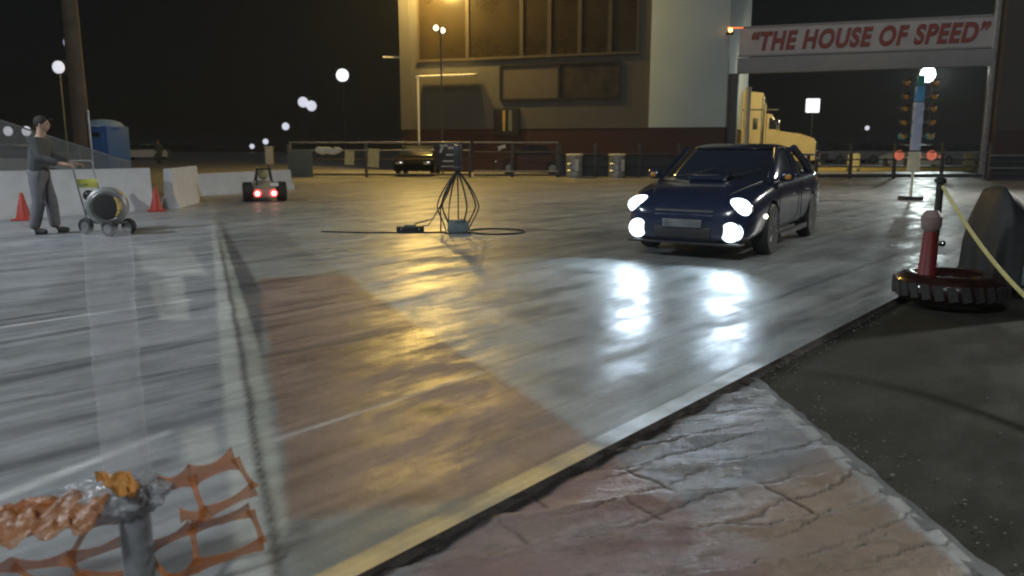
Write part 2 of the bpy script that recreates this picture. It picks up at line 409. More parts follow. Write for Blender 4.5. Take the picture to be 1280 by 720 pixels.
# side face of the pad: a rough broken edge
e = MB(); random.seed(3); prev = None; x = -60.0
while x < 200:
    p = K0 + KD * x; w = random.uniform(.002, .02)
    a = e.bm.verts.new((p.x + KN.x * -.0, p.y + KN.y * -.0, -.001)); b2 = e.bm.verts.new((p.x - KN.x * w, p.y - KN.y * w, -.03)); c3 = e.bm.verts.new((p.x - KN.x * (w + .02), p.y - KN.y * (w + .02), DROP - .01))
    if prev: e.bm.faces.new((prev[0], a, b2, prev[1])); e.bm.faces.new((prev[1], b2, c3, prev[2]))
    prev = (a, b2, c3); x += .09 if -3 < x < 10 else 2.0
mk('pad_edge', (.05, .04, .035), .9, var=.5, scale=12, bump=.5, bscale=40)
tag(e.build('pad_edge', M['pad_edge'], smooth=0), kind='structure')
# base ground: old dark asphalt everywhere, to the horizon
g = MB(); g.quad([(-1500, -400, DROP), (1500, -400, DROP), (1500, 2500, DROP), (-1500, 2500, DROP)])
M['asphalt'] = ground_mat('dark_asphalt', wet=.72, attr=False, base=(.030, .029, .021), streak=False, spec=.2)
tag(g.build('asphalt_ground', M['asphalt'], smooth=0), kind='structure')
# cracked pinkish strip between the pad edge and the pale line
M['cracked'] = ground_mat('cracked_paving', wet=.38, crack=True, streak=False, crack_scale=.8)
zc = DROP + .004
def crk_field(X, Y):
    # broken plates: ledges running across the strip at uneven spacing, plus cross cracks
    a = R(14); u_ = X * math.cos(a) + Y * math.sin(a); w_ = -X * math.sin(a) + Y * math.cos(a)
    jag = .055 * wob(X, Y, 3.1, 61) + .030 * wob(X, Y, 9, 62) + .012 * wob(X, Y, 27, 63) + .005 * wob(X, Y, 70, 64)
    q = (w_ + jag * 1.6 + .12 * wob(u_, w_ * 0, 1.3, 65)) / (.30 + .0 * u_)
    k = np.floor(q); f = q - k
    on = np.clip(1.4 * wob(X + k * 3.1, Y, 1.9, 66) + .9, 0, 1)          # each ledge fades in and out along its length
    ledge = f ** 1.8 * .020 * on
    d1 = np.minimum(f, 1 - f) * .30
    q2 = (u_ + .10 * wob(X, Y, 4, 67) + .02 * wob(X, Y, 22, 68) + k * .37 + .35 * w_) / .62; f2 = q2 - np.floor(q2); d2 = np.minimum(f2, 1 - f2) * .62
    on2 = np.clip(2.2 * wob(X * 1.3 + k, Y - k, 2.3, 69) + .1, 0, 1)
    q3 = (w_ - .28 * u_ + .09 * wob(X, Y, 6, 71) + .02 * wob(X, Y, 25, 72)) / .19; f3 = q3 - np.floor(q3); d3 = np.minimum(f3, 1 - f3) * .19
    on3 = np.clip(2.2 * wob(X, Y + 3, 2.7, 73) + .15, 0, 1)
    c_ = np.maximum(np.maximum(np.clip(1.3 - d1 / .011, 0, 1) * np.clip(on * 1.4, 0, 1), np.clip(1.3 - d2 / .010, 0, 1) * on2), np.clip(1.3 - d3 / .009, 0, 1) * on3 * .8)
    h = ledge - .007 * c_ + .0035 * wob(X, Y, 14, 80) + .0016 * wob(X, Y, 45, 81)
    return h, c_
def crk_height(X, Y): return crk_field(X, Y)[0] + .008
def crk_colour(X, Y, SS, TT):
    wx = X + .04 * wob(X, Y, 4, 3); wy = Y + .04 * wob(X, Y, 4, 4)
    c = np.ones(X.shape + (3,)) * np.array([.19, .20, .22])
    c = mixc(c, soft(wx, wy, poly([(520, 720), (742, 562), (800, 600), (985, 720), (1000, 1300), (300, 1300)], zc), .06) * .8, (.22, .135, .125))
    c = mixc(c, soft(wx, wy, poly([(560, 700), (620, 650), (860, 660), (700, 690)], zc), .06) * .6, (.22, .18, .18))
    c = mixc(c, soft(wx, wy, poly([(1040, 570), (1240, 720), (1200, 900), (960, 720), (880, 650)], zc), .12) * .8, (.25, .16, .10))
    lm = np.clip(1.5 - np.abs((X - A.x) * nrmL[0] + (Y - A.y) * nrmL[1] + .035) / .04, 0, 1) * np.clip(.8 + .5 * wob(X, Y, 9, 91), .3, 1)
    c = mixc(c, lm * .9, (.36, .37, .37)); c = mixc(c, crk_field(X, Y)[1], (.025, .020, .018)); dk = np.clip((.075 + .03 * wob(X, Y, 8, 9) + TT) / .02, 0, 1) ; c = mixc(c, dk, (.022, .018, .016))
    return c
A = G(938, 474, zc); B = G(1236, 722, zc); LD = (B - A).normalized(); nrmL = (LD.y, -LD.x) if LD.y > 0 else (-LD.y, LD.x)
g2 = []
cs = np.arange(-3.0, ST(A)[0] + .6, .011); ct = np.arange(-4.2, .0, .011)
crk = grid_mesh('cracked_paving', cs, np.append(ct, 0), zc, crk_colour, M['cracked'], crk_height)
bm = bmesh.new(); bm.from_mesh(crk.data)   # trim it along the pale line
nrm = Vector((LD.y, -LD.x, 0)); nrm = nrm if nrm.x > 0 else -nrm
bmesh.ops.bisect_plane(bm, geom=bm.verts[:] + bm.edges[:] + bm.faces[:], plane_co=A, plane_no=nrm, clear_outer=True)
bm.to_mesh(crk.data); bm.free(); crk.data.shade_smooth(); tag(crk, kind='structure')
# pale line
ln = MB(); random.seed(5); n = 70; top = []; bot = []
for i in range(n + 1):
    p = A + LD * (i / n) * 5.5; wl = .035 + random.uniform(-.006, .006); wr = .045 + random.uniform(-.012, .012)
    top.append(ln.bm.verts.new((p.x - nrm.x * wl, p.y - nrm.y * wl, DROP + .017))); bot.append(ln.bm.verts.new((p.x + nrm.x * wr, p.y + nrm.y * wr, DROP + .013)))
for i in range(n): ln.bm.faces.new((top[i], top[i + 1], bot[i + 1], bot[i]))
bmesh.ops.solidify(ln.bm, geom=ln.bm.faces[:], thickness=.016)
M['pale_line'] = ground_mat('pale_line', wet=.4, attr=False, base=(.30, .31, .31), streak=False)
tag(ln.build('pale_line', M['pale_line'], smooth=0), kind='structure')
# bank of ground far beyond
fb = MB()
for i in range(40):
    a = -180 + i * 12
    fb.quad([(a, 150, -.05), (a + 12, 150, -.05), (a + 12, 190, 1.2 + .5 * math.sin(i * 1.3)), (a, 190, 1.2 + .5 * math.sin((i - 1) * 1.3))])
tag(fb.build('grass_bank', M['field']), kind='structure')

# ---------------------------------------------------------------- tower building and gantry
FD = Vector((math.cos(R(21)), -math.sin(R(21)), 0)); FNv = Vector((-math.sin(R(21)), -math.cos(R(21)), 0))   # along the facade, out of the facade
P0 = W(503, 180, 44); P0.z = 0
FANG = -R(21)
def along(u, off=0.0, P=None):
    Pp = (P or P0) + FNv * off; k = (u - 640) / F * CP
    return (k * Pp.y - Pp.x) / (FD.x - k * FD.y)
def onf(u, v, off=0.0):
    t = along(u, off); p = P0 + FNv * off + FD * t; return t, W(u, v, p.y).z
L1 = along(812); L2 = along(907)
tw = root('timing_tower', 'tall grey building with a wide strip of upper windows and maroon base', 'building', P0, FANG)
# local: x along facade, y into the building (facade at y=0), z up
def lv(u, v, off=0): t, z = onf(u, v, off); return t, z
_, zb = lv(650, 161)
MB().box(((0 + L1) / 2, 5, (zb + 14) / 2), (L1, 10, 14 - zb)).build('wall', M['facade'], tw)
MB().box(((0 + L1) / 2, 5, zb / 2 - .001), (L1 - .02, 9.95, zb)).build('base_band', M['maroon_band'], tw)
MB().box(((L1 + L2) / 2, 4.8, (zb + 14) / 2), (L2 - L1, 10.4, 14 - zb), bev=.03).build('bay_wall', M['facade_bay'], tw)['label'] = 'pale painted end bay'
MB().box(((L1 + L2) / 2, 4.8, zb / 2 - .001), (L2 - L1 - .02, 10.35, zb)).build('base_band', M['maroon_band'], tw)
MB().box((.32, -.06, (zb + 14) / 2), (.6, .12, 14 - zb)).build('corner_pilaster', M['facade'], tw)
edges = [525, 586, 652, 686, 723, 760, 795]
_, w0 = lv(660, 71); w1 = 11.5
xs = [lv(u, 60)[0] for u in edges]
MB().box(((xs[0] + xs[-1]) / 2, -.05, w0), (xs[-1] - xs[0] + .15, .14, .12)).build('window_sill', M['window_frame'], tw)
fr = MB(); fr.box(((xs[0] + xs[-1]) / 2, -.05, w1), (xs[-1] - xs[0] + .15, .14, .12))
for a, b in zip(xs, xs[1:]):
    wn = MB()
    for x in (a + .05, b - .05): wn.box((x, -.04, (w0 + w1) / 2), (.09, .10, w1 - w0 - .13))
    w_ = wn.build('window', M['window_frame'], tw)
    MB().box(((a + b) / 2, -.015, (w0 + w1) / 2), (b - a - .2, .02, w1 - w0 - .14)).build('pane', M['window_glass'], w_)
fr.build('window_surround', M['facade'], tw)
x0, z1 = lv(626, 82); x1, z0 = lv(773, 122); xm = lv(698, 100)[0]
f2 = MB(); f2.box(((x0 + x1) / 2, -.04, z1), (x1 - x0, .1, .1)); f2.box(((x0 + x1) / 2, -.04, z0), (x1 - x0, .1, .1))
for x in (x0, x1, xm): f2.box((x, -.04, (z0 + z1) / 2), (.1, .1, z1 - z0 - .1))
w_ = f2.build('window', M['black_metal'], tw)
mk('pane_dull', (.10, .085, .075), .5, var=.1, scale=.8); mk('pane_dark', (.045, .038, .03), .35, var=.5, scale=1.2)
MB().box(((x0 + xm) / 2, -.015, (z0 + z1) / 2), (xm - x0 - .1, .02, z1 - z0 - .1)).build('shutter', M['pane_dull'], w_)
MB().box(((x1 + xm) / 2, -.015, (z0 + z1) / 2), (x1 - xm - .1, .02, z1 - z0 - .1)).build('pane', M['pane_dark'], w_)
xa, za = lv(618, 136); xb_, _ = lv(649, 170)
d_ = MB().box(((xa + xb_) / 2, -.06, (za + 1.9) / 2), (xb_ - xa, .12, za - 1.9)).build('small_window', M['black_metal'], tw)
MB().box(((xa + xb_) / 2 - .1, -.13, (za + 2) / 2), (.14, .02, za - 2.2)).build('pane', M['fan_gold'], d_)
MB().box(((xa + xb_) / 2 + .25, -.13, (za + 2) / 2), (.2, .02, za - 2.2)).build('pane', M['grey_green'], d_)
# canopy frame, white
ca, cz = lv(524, 97, .8); cb, _ = lv(592, 97, .8)
cr = root('entrance_canopy', 'thin white L shaped canopy frame beside the lower left corner of the tower', 'canopy', P0, FANG)
MB().cyl((ca, -.8, 0), (ca, -.8, cz), .055).build('post', M['white_paint'], cr)
MB().slab([(ca - .1, -.85, cz), (cb, -.85, cz), (cb, -.15, cz + .1), (ca - .1, -.15, cz + .1)], .07).build('roof', M['white_paint'], cr)
# twin sodium floods high on the facade
def flood_arm(name, lab, u, v, off, power, size):
    t, z = onf(u, v, off); r_ = root(name, lab, 'flood light', P0 + FD * t, FANG, 'sodium flood lights high on the tower')
    MB().cyl((0, 0, z + .3), (0, -off, z + .3), .05).build('arm', M['grey_metal'], r_)
    MB().box((0, -off, z + .22), (size * 1.5, size, .22), bev=.04).build('housing', M['grey_metal'], r_)
    MB().ball((0, -off, z + .02), size * .6, (1.2, .8, .5)).build('bulb', M['sodium'], r_)
    ld = bpy.data.lights.new('sodium_light', 'POINT'); ld.energy = power; ld.color = (1, .66, .17); ld.shadow_soft_size = .35
    lo = bpy.data.objects.new('sodium_light', ld); COL.objects.link(lo); lo.parent = r_; lo.location = (0, -off - .1, z - .45)
    return r_
flood_arm('sodium_flood', 'amber sodium flood light on an arm at the tower corner, the lower one', 530, -42, 1.6, 1900, .6)
flood_arm('sodium_flood', 'amber sodium flood light on a long arm, the higher one', 546, -135, 2.6, 900, .7)
# lamp pair in front of the facade
def lamp_post(name, lab, base, heads, mast_r, headmat, hr, group=None, mast='grey_metal', square=False, cat='lamp post'):
    r_ = root(name, lab, cat, base, 0, group); top = max(h.z for h in heads)
    b0 = Vector((0, 0, 0)); MB().cyl((0, 0, 0), (0, 0, top - base[2]), mast_r, mast_r * .7, 10).build('mast', M[mast], r_)
    for h in heads:
        q = h - Vector(base)
        hb = MB().box((q.x, q.y + hr * .5, q.z), (hr * 2.3, hr * .8, hr * 2.1), bev=hr * .15).build('lamp_head', M['black_metal'], r_)
        e_ = MB()
        if square: e_.box((q.x, q.y, q.z), (hr * 1.9, hr * .3, hr * 1.9), bev=hr * .14)
        else: e_.ball((q.x, q.y, q.z), hr * .92, (1, .3, 1))
        e_.build('lens', headmat, hb)
    return r_
h1 = W(545, 35, 40); h2 = W(552, 38, 40)
lamp_post('twin_lamp', 'slim twin headed warm lamp post in front of the tower windows', (h2.x - .05, 40, 0), [h1, h2 + Vector((.05, 0, 0))], .05, M['lamp_warm'], .15)
# bracket light left of the tower corner
q0 = W(478, 70, 44.5); q1 = W(502, 72, 44.5)
br = root('bracket_light', 'small white bracket light sticking out from the left tower corner', 'wall lamp', (q1.x, 44.6, q1.z - .1))
MB().slab([(q0.x - q1.x, 0, .12), (.2, 0, .1), (.2, .4, .1), (q0.x - q1.x, .35, .12)], .06).build('shade', M['white_paint'], br)
MB().box((0.1, .2, 0), (.3, .3, .2), bev=.02).build('bracket', M['brown_panel'], br)

# gantry and sign
t0 = along(916); t1 = along(1232)
gy = root('sign_gantry', 'pale beam gantry spanning the gateway between the two buildings', 'gantry', P0, FANG)
_, bz0 = onf(925, 91); _, bz1 = onf(925, 71); _, bzr = onf(1230, 81)
MB().box(((t0 + t1) / 2, .5, (bz0 + bz1) / 2), (t1 - t0, .5, bz1 - bz0 - .02), bev=.02).build('beam', M['beam_paint'], gy)
MB().box((t0 - .12, .5, bz0 / 2), (.42, .5, bz0), bev=.02).build('post', M['dark_rail'], gy)
MB().box((t1 + .02, .45, 7), (.22, .3, 14), bev=.02).build('post', M['rail_metal'], gy)
s0 = along(917); s1 = along(1234)
_, sz0 = onf(925, 70); _, sz1 = onf(925, 32)
sg = root('gateway_sign', 'long white sign board with red slanted capitals above the gateway beam', 'sign', P0 + FD * s0 + Vector((0, 0, sz0)), FANG)
SW, SH = s1 - s0, sz1 - sz0
MB().box((SW / 2, .42, SH / 2), (SW, .12, SH), bev=.015).build('board', M['sign_board'], sg)
MB().box((SW / 2, .41, SH - .03), (SW + .04, .2, .07)).box((SW / 2, .41, .03), (SW + .04, .2, .07)).build('board_trim', M['beam_paint'], sg)
def text_mesh(body, height, width, bold, name, m, parent, x, y, z, shear=.22, ext=.012):
    cu = bpy.data.curves.new(name, 'FONT'); cu.body = body; cu.size = 1; cu.offset = bold; cu.extrude = ext; cu.shear = shear; cu.space_character = 1.12
    to = bpy.data.objects.new('tmp', cu); COL.objects.link(to)
    bpy.context.view_layer.update(); dg = bpy.context.evaluated_depsgraph_get()
    me = bpy.data.meshes.new_from_object(to.evaluated_get(dg)); bpy.data.objects.remove(to)
    xs_ = [v.co.x for v in me.vertices]; ys_ = [v.co.y for v in me.vertices]
    sx = width / (max(xs_) - min(xs_)); sy = height / (max(ys_) - min(ys_)); mx_, my_ = min(xs_), min(ys_)
    for v in me.vertices: v.co = Vector(((v.co.x - mx_) * sx, -v.co.z + 0, (v.co.y - my_) * sy))
    me.name = name; me.materials.clear(); me.materials.append(m); me.update()
    o = bpy.data.objects.new(name, me); COL.objects.link(o); o.parent = parent; o.location = (x, y, z); return o
TXT = '“THE HOUSE OF SPEED”'
text_mesh(TXT, SH * .66, SW * .925, .045, 'lettering_outline', M['letter_dark'], sg, SW * .052, .345, SH * .17)
text_mesh(TXT, SH * .61, SW * .917, .026, 'lettering', M['letter_red'], sg, SW * .056, .325, SH * .19)
# small amber beacon at the left end of the beam
bq = W(913, 39, 0 + (P0 + FD * t0).y - .8)
be = root('amber_beacon', 'small glowing amber lamp at the left end of the gateway sign', 'lamp', bq)
MB().box((0, .15, -.08), (.3, .25, .1)).build('bracket', M['black_metal'], be)
MB().ball((0, 0, .05), .09).build('bulb', mat('beacon', (1, .6, .2), .3, emit=(1, .5, .12), estr=7), be)
MB().box((.25, .12, .16), (.7, .05, .05)).build('glow_tube', mat('beacon_tube', (1, .3, .1), .3, emit=(1, .22, .05), estr=1.2), be)
# right building
rt = root('right_building', 'dark building at the right edge holding the right end of the gateway sign', 'building', P0 + FD * (t1 + .12), FANG)
MB().box((6, 1.2, 8), (11.8, 3.4, 12)).build('wall', M['facade_right'], rt)
MB().box((6, 1.2, 1), (11.76, 3.36, 2)).build('base_band', M['maroon_band'], rt)
wf = MB(); wz = onf(1270, 48)[1]
wf.box((1.1, -.53, (wz + 12) / 2), (.1, .1, 12 - wz)).box((4, -.53, wz), (6, .1, .1)).build('window_frame', M['window_frame'], rt)
MB().box((4.1, -.51, (wz + 12) / 2 + .03), (5.8, .04, 12 - wz - .08)).build('window_pane', M['pane_dark'], rt)
# pale post by the tower corner
pp = W(906, 180, 41.2)
o = MB().cyl((0, 0, 0), (0, 0, W(906, 116, 41.2).z), .13, n=16).lathe([(.16, 0), (.16, .3), (.13, .32)]).build('gate_bollard_post', M['cream_post'], loc=(pp.x - .12, 37.1, 0))
tag(o, 'tall pale post standing against the right corner of the tower', 'post')

# ---------------------------------------------------------------- middle barrier line at about 36 m
def rail_fence(lab, ua, ub, Y, posts, rails, name='rail_fence', m='rail_metal', panel=None, cat='fence', group='rail fences across the yard', yb=None):
    pa = W(ua, 180, Y); pb = W(ub, 180, yb or Y); r_ = root(name, lab, cat, (pa.x, pa.y, 0), math.atan2(pb.y - pa.y, pb.x - pa.x), group)
    Ln = (Vector((pb.x, pb.y)) - Vector((pa.x, pa.y))).length
    for u in posts:
        f = (u - ua) / (ub - ua); MB().box((f * Ln, 0, .74), (.13, .1, 1.48), bev=.01).build('post', M['dark_rail'], r_)
    for z, rr, mm in rails: MB().cyl((0, -.07, z), (Ln, -.07, z), rr, n=10).build('rail', M[mm], r_)
    if panel: MB().box((Ln / 2, .03, (panel[0] + panel[1]) / 2), (Ln, .04, panel[1] - panel[0])).build('panel', M[panel[2]], r_)
    return r_
rail_fence('dark rail fence left of the cable stand with two yellow posters hung on it', 362, 588, 36, [362, 457, 587],
           [(1.52, .035, 'rail_metal'), (1.18, .03, 'rail_metal'), (.78, .03, 'brown_panel'), (.12, .05, 'dark_rail')])
rail_fence('dark rail fence right of the cable stand in front of the maroon wall', 592, 698, 36, [640, 697],
           [(1.52, .03, 'rail_metal'), (1.1, .03, 'dark_rail'), (.25, .04, 'rail_metal'), (.1, .05, 'dark_rail')])
mk('blue_dark', (.035, .045, .06), .6, var=.3, scale=1.5)
rail_fence('dark blue panelled barrier behind the two steel cans and the moving car', 700, 905, 36, [700, 745, 800, 850, 904],
           [(1.0, .04, 'dark_rail'), (.5, .03, 'dark_rail')], panel=(.02, .95, 'blue_dark'))
rail_fence('grey rail barrier behind the starting lights on the right', 1022, 1236, 34.5, [1022, 1065, 1120, 1180, 1235],
           [(1.1, .04, 'rail_metal'), (.8, .03, 'dark_rail'), (.5, .03, 'dark_rail'), (.12, .08, 'dark_rail')])
rail_fence('dark slatted barrier at the right edge behind the covered machine', 1238, 1400, 32.5, [1240, 1290, 1340, 1400],
           [(1.0, .04, 'rail_metal'), (.75, .04, 'dark_rail'), (.5, .04, 'rail_metal'), (.25, .04, 'dark_rail')], panel=(.02, .95, 'blue_dark'))
pe = W(377, 200, 35.7); o = MB().box((0, 0, .62), (1.0, .12, 1.2), bev=.02).box((-.5, .02, .72), (.12, .2, 1.42)).build('end_board', M['grey_green'], loc=(pe.x, 35.6, 0))
tag(o, 'grey green end board at the left end of the rail fence', 'board')
for u, h, w, lab in ((437, (189, 206), .42, 'small pale yellow poster on the rail fence, the left one of two'), (467, (186, 209), .5, 'larger pale yellow poster on the rail fence beside its middle post')):
    a = W(u, h[0], 35.8); b = W(u, h[1], 35.8)
    tag(MB().box((0, 0, 0), (w, .03, a.z - b.z), bev=.01, ry=R(4)).build('poster', M['yellow_poster'], loc=((a.x + b.x) / 2, 35.78, (a.z + b.z) / 2)), lab, 'poster')
# white bundle hung on the fence
o = MB()
for i in range(7): o.ball((-.4 + .13 * i, 0, random.uniform(-.06, .08)), random.uniform(.12, .17), (1.3, .5, .9), 10)
a = W(411, 189, 35.8); tag(o.build('white_bundle', M['white_paint'], loc=(a.x, 35.75, a.z)), 'crumpled white bundle hung on the rail fence by its left end', 'bundle')
# black notice board with white strokes
a = W(561, 195, 35.5); nb = root('notice_board', 'black notice board with white strokes hung on the fence left of the cable stand', 'notice board', (a.x, 35.6, a.z - .55))
MB().box((0, 0, .55), (1.25, .05, 1.15), bev=.01).build('board', M['dark_sign'], nb)
st = MB()
for x, z, w, h, ry in ((-.32, .85, .1, .34, .35), (-.22, 1.0, .34, .07, 0), (.22, .9, .5, .11, 0), (.15, .6, .55, .07, 0), (.05, .33, .65, .06, 0), (0, .1, .7, .04, 0)): st.box((x, -.035, z), (w, .01, h), ry=ry)
st.build('white_strokes', M['white_paint'], nb)
a = W(627, 184, 35.5); tag(MB().box((0, 0, 0), (.35, .04, .14), ry=R(-15), bev=.01).box((-.1, 0, -.1), (.1, .04, .1)).build('paper_notice', M['white_paint'], loc=(a.x, 35.8, a.z)), 'small white paper caught on the fence rail right of the cable stand', 'paper')
# steel cans
def can(u, lab, first=[None]):
    p = G(u, 222)
    if first[0] is None:
        r_ = root('steel_drum', lab, 'drum', p, 0, 'steel drums along the barrier')
        pr = [(.36, 0), (.37, .02)]
        for z in (.3, .6): pr += [(.36, z - .03), (.385, z), (.36, z + .03)]
        pr += [(.37, .95), (.38, .97)]
        MB().lathe(pr).build('drum_body', M['steel_can'], r_); MB().lathe([(.39, .955), (.39, 1.0), (.33, 1.03), (0.002, 1.04)]).build('lid', M['white_paint'], r_)
        MB().box((.08, -.372, .55), (.14, .02, .5), bev=.004).build('pale_label', M['white_paint'], r_)
        first[0] = r_; return r_
    return dup(first[0], p, .4, lab)
can(718, 'steel drum left of its pair in front of the dark blue barrier')
can(771, 'steel drum nearest the left side of the dark blue car')
can(1264, 'steel drum behind the covered machine at the right edge')

# ---------------------------------------------------------------- left concrete wall and mesh screen
def jersey(a, b, h, lab, name='concrete_barrier', joints=1):
    a = Vector(a); b = Vector(b); L_ = (b - a).length; ang = math.atan2(b.y - a.y, b.x - a.x); n = max(1, round(L_ / 3.0)); out = []
    mb = MB(); prof = [(-.22, 0), (-.22, .08), (-.11, .3), (-.08, h), (.08, h), (.11, .3), (.22, .08), (.22, 0)]
    r_ = root(name, lab, 'barrier', (a.x, a.y, 0), ang, 'white concrete barriers on the left')
    for i in range(n):
        MB().prism(prof, i * L_ / n + .012, (i + 1) * L_ / n - .012, 'yz').build('barrier_block', M['jersey_concrete'], r_)
    return r_
wA = G(-140, 282); wB = G(190, 262.5); wC = G(262, 250)
jersey(wA, wB, .93, 'long white concrete barrier behind the person and the wheeled blower')
jersey(wB + Vector((.25, .35, 0)), G(245, 251), .9, 'white concrete barrier end turning away behind the second cone')
jersey(G(232, 246), G(362, 236), .62, 'low grey barrier far behind the small race car')
ang = math.atan2((wB - wA).y, (wB - wA).x)
ms = root('mesh_screen', 'see through grey mesh screen sloping down along the top of the concrete barrier', 'screen', (wA.x, wA.y, 0), ang)
LL = (wB - wA).length
def mz(f): return 2.45 + (1.0 - 2.45) * f
xe = LL * .93
MB().prism([(0, .85), (xe, .85), (xe, 1.05), (0, 2.62)], .10, .115, 'xz').build('mesh_fabric', M['mesh_fabric'], ms)
for i in range(6):
    x = xe * i / 5.2; z = 2.62 + (1.05 - 2.62) * x / xe; MB().cyl((x, .14, 0), (x, .14, z), .022, n=8).build('post', M['grey_metal'], ms)
MB().cyl((0, .13, 2.62), (xe, .13, 1.05), .018, n=8).build('top_wire', M['grey_metal'], ms)
# parked light-coloured vehicles behind screen are cars below
# ---------------------------------------------------------------- utility pole, toilet
p = W(104, 180, 21); up = root('utility_pole', 'tall brown wooden utility pole left of the blue portable toilet', 'utility pole', (p.x, 21, 0))
MB().tube([(0, 0, 0), (-.02, 0, 4), (.0, 0, 8), (-.03, 0, 13)], .2, 14, radii=[.215, .19, .165, .14]).build('pole_shaft', M['post_wood'], up)
MB().cyl((.24, -.08, 0), (.22, -.05, 2.3), .03, n=8).build('conduit', M['rail_metal'], up)
MB().box((0, -.02, 12.2), (2.2, .12, .14)).build('cross_arm', M['post_wood'], up)
p = G(133, 232); to = root('portable_toilet', 'blue portable toilet with pale rounded roof behind the concrete barrier', 'portable toilet', (W(133, 200, 27).x, 27, 0), R(-12))
MB().box((0, 0, 1.05), (1.08, 1.08, 1.95), bev=.05).build('cabin', M['toilet_blue'], to)
MB().lathe([(.62, 2.0), (.62, 2.06), (.5, 2.17), (.25, 2.24), (.002, 2.26)], n=4 * 6).build('roof', M['toilet_roof'], to)
d_ = MB().box((.05, -.56, 1.05), (.72, .05, 1.75), bev=.015).build('door', M['toilet_blue'], to); MB().box((.32, -.6, 1.05), (.05, .05, .16)).build('handle', M['black_plastic'], d_)
MB().box((.05, -.59, 1.75), (.5, .02, .14)).build('vent', M['black_plastic'], to)
MB().box((0, 0, .04), (1.15, 1.2, .08)).build('skid_base', M['black_plastic'], to)
p = W(155, 192, 28); tag(MB().cyl((0, 0, 0), (0, 0, W(155, 186, 28).z), .14, n=12).ball((0, 0, W(155, 186, 28).z), .14, n=12).build('white_bollard', M['white_paint'], loc=(p.x, 28, 0)), 'short white post just right of the blue portable toilet', 'bollard')
p = W(337, 192, 60); tag(MB().box((0, 0, .6), (.6, .4, 1.25), bev=.08).box((0, 0, 1.25), (.7, .5, .1), bev=.03).build('utility_box', M['far_white'], loc=(p.x, 60, 0)), 'pale box standing far away under the row of yard lights', 'box')

# ---------------------------------------------------------------- cones
def cone(loc, lab, first=[None]):
    if first[0] is None:
        r_ = root('traffic_cone', lab, 'traffic cone', loc, .2, 'orange traffic cones by the concrete barrier')
        MB().lathe([(.145, .03), (.135, .035), (.028, .52), (.02, .53)]).build('cone_body', M['orange_cone'], r_)
        MB().box((0, 0, .016), (.36, .36, .032), bev=.01).build('base', M['orange_cone'], r_)
        first[0] = r_; return r_
    return dup(first[0], loc, .5, lab)
cone(G(30, 275), 'orange traffic cone beside the legs of the standing person')
cone(G(196, 264), 'orange traffic cone at the far end of the barrier, right of the blower')

# ---------------------------------------------------------------- people
def skin_mesh(name, verts, edges, radii, m, parent, sub=2, rootv=0):
    me = bpy.data.meshes.new(name); me.from_pydata([Vector(v) for v in verts], edges, []); me.update()
    o = bpy.data.objects.new(name, me); COL.objects.link(o)
    md = o.modifiers.new('s', 'SKIN'); md.use_smooth_shade = True
    for i, r in enumerate(radii):
        rr = r if isinstance(r, tuple) else (r, r); me.skin_vertices[0].data[i].radius = rr
        me.skin_vertices[0].data[i].use_root = (i == rootv)
    sb = o.modifiers.new('b', 'SUBSURF'); sb.levels = sub; sb.render_levels = sub
    bpy.context.view_layer.update(); dg = bpy.context.evaluated_depsgraph_get()
    nm = bpy.data.meshes.new_from_object(o.evaluated_get(dg)); bpy.data.objects.remove(o)
    nm.name = name; nm.materials.clear(); nm.materials.append(m); nm.shade_smooth()
    o = bpy.data.objects.new(name, nm); COL.objects.link(o)
    if parent: o.parent = parent
    return o
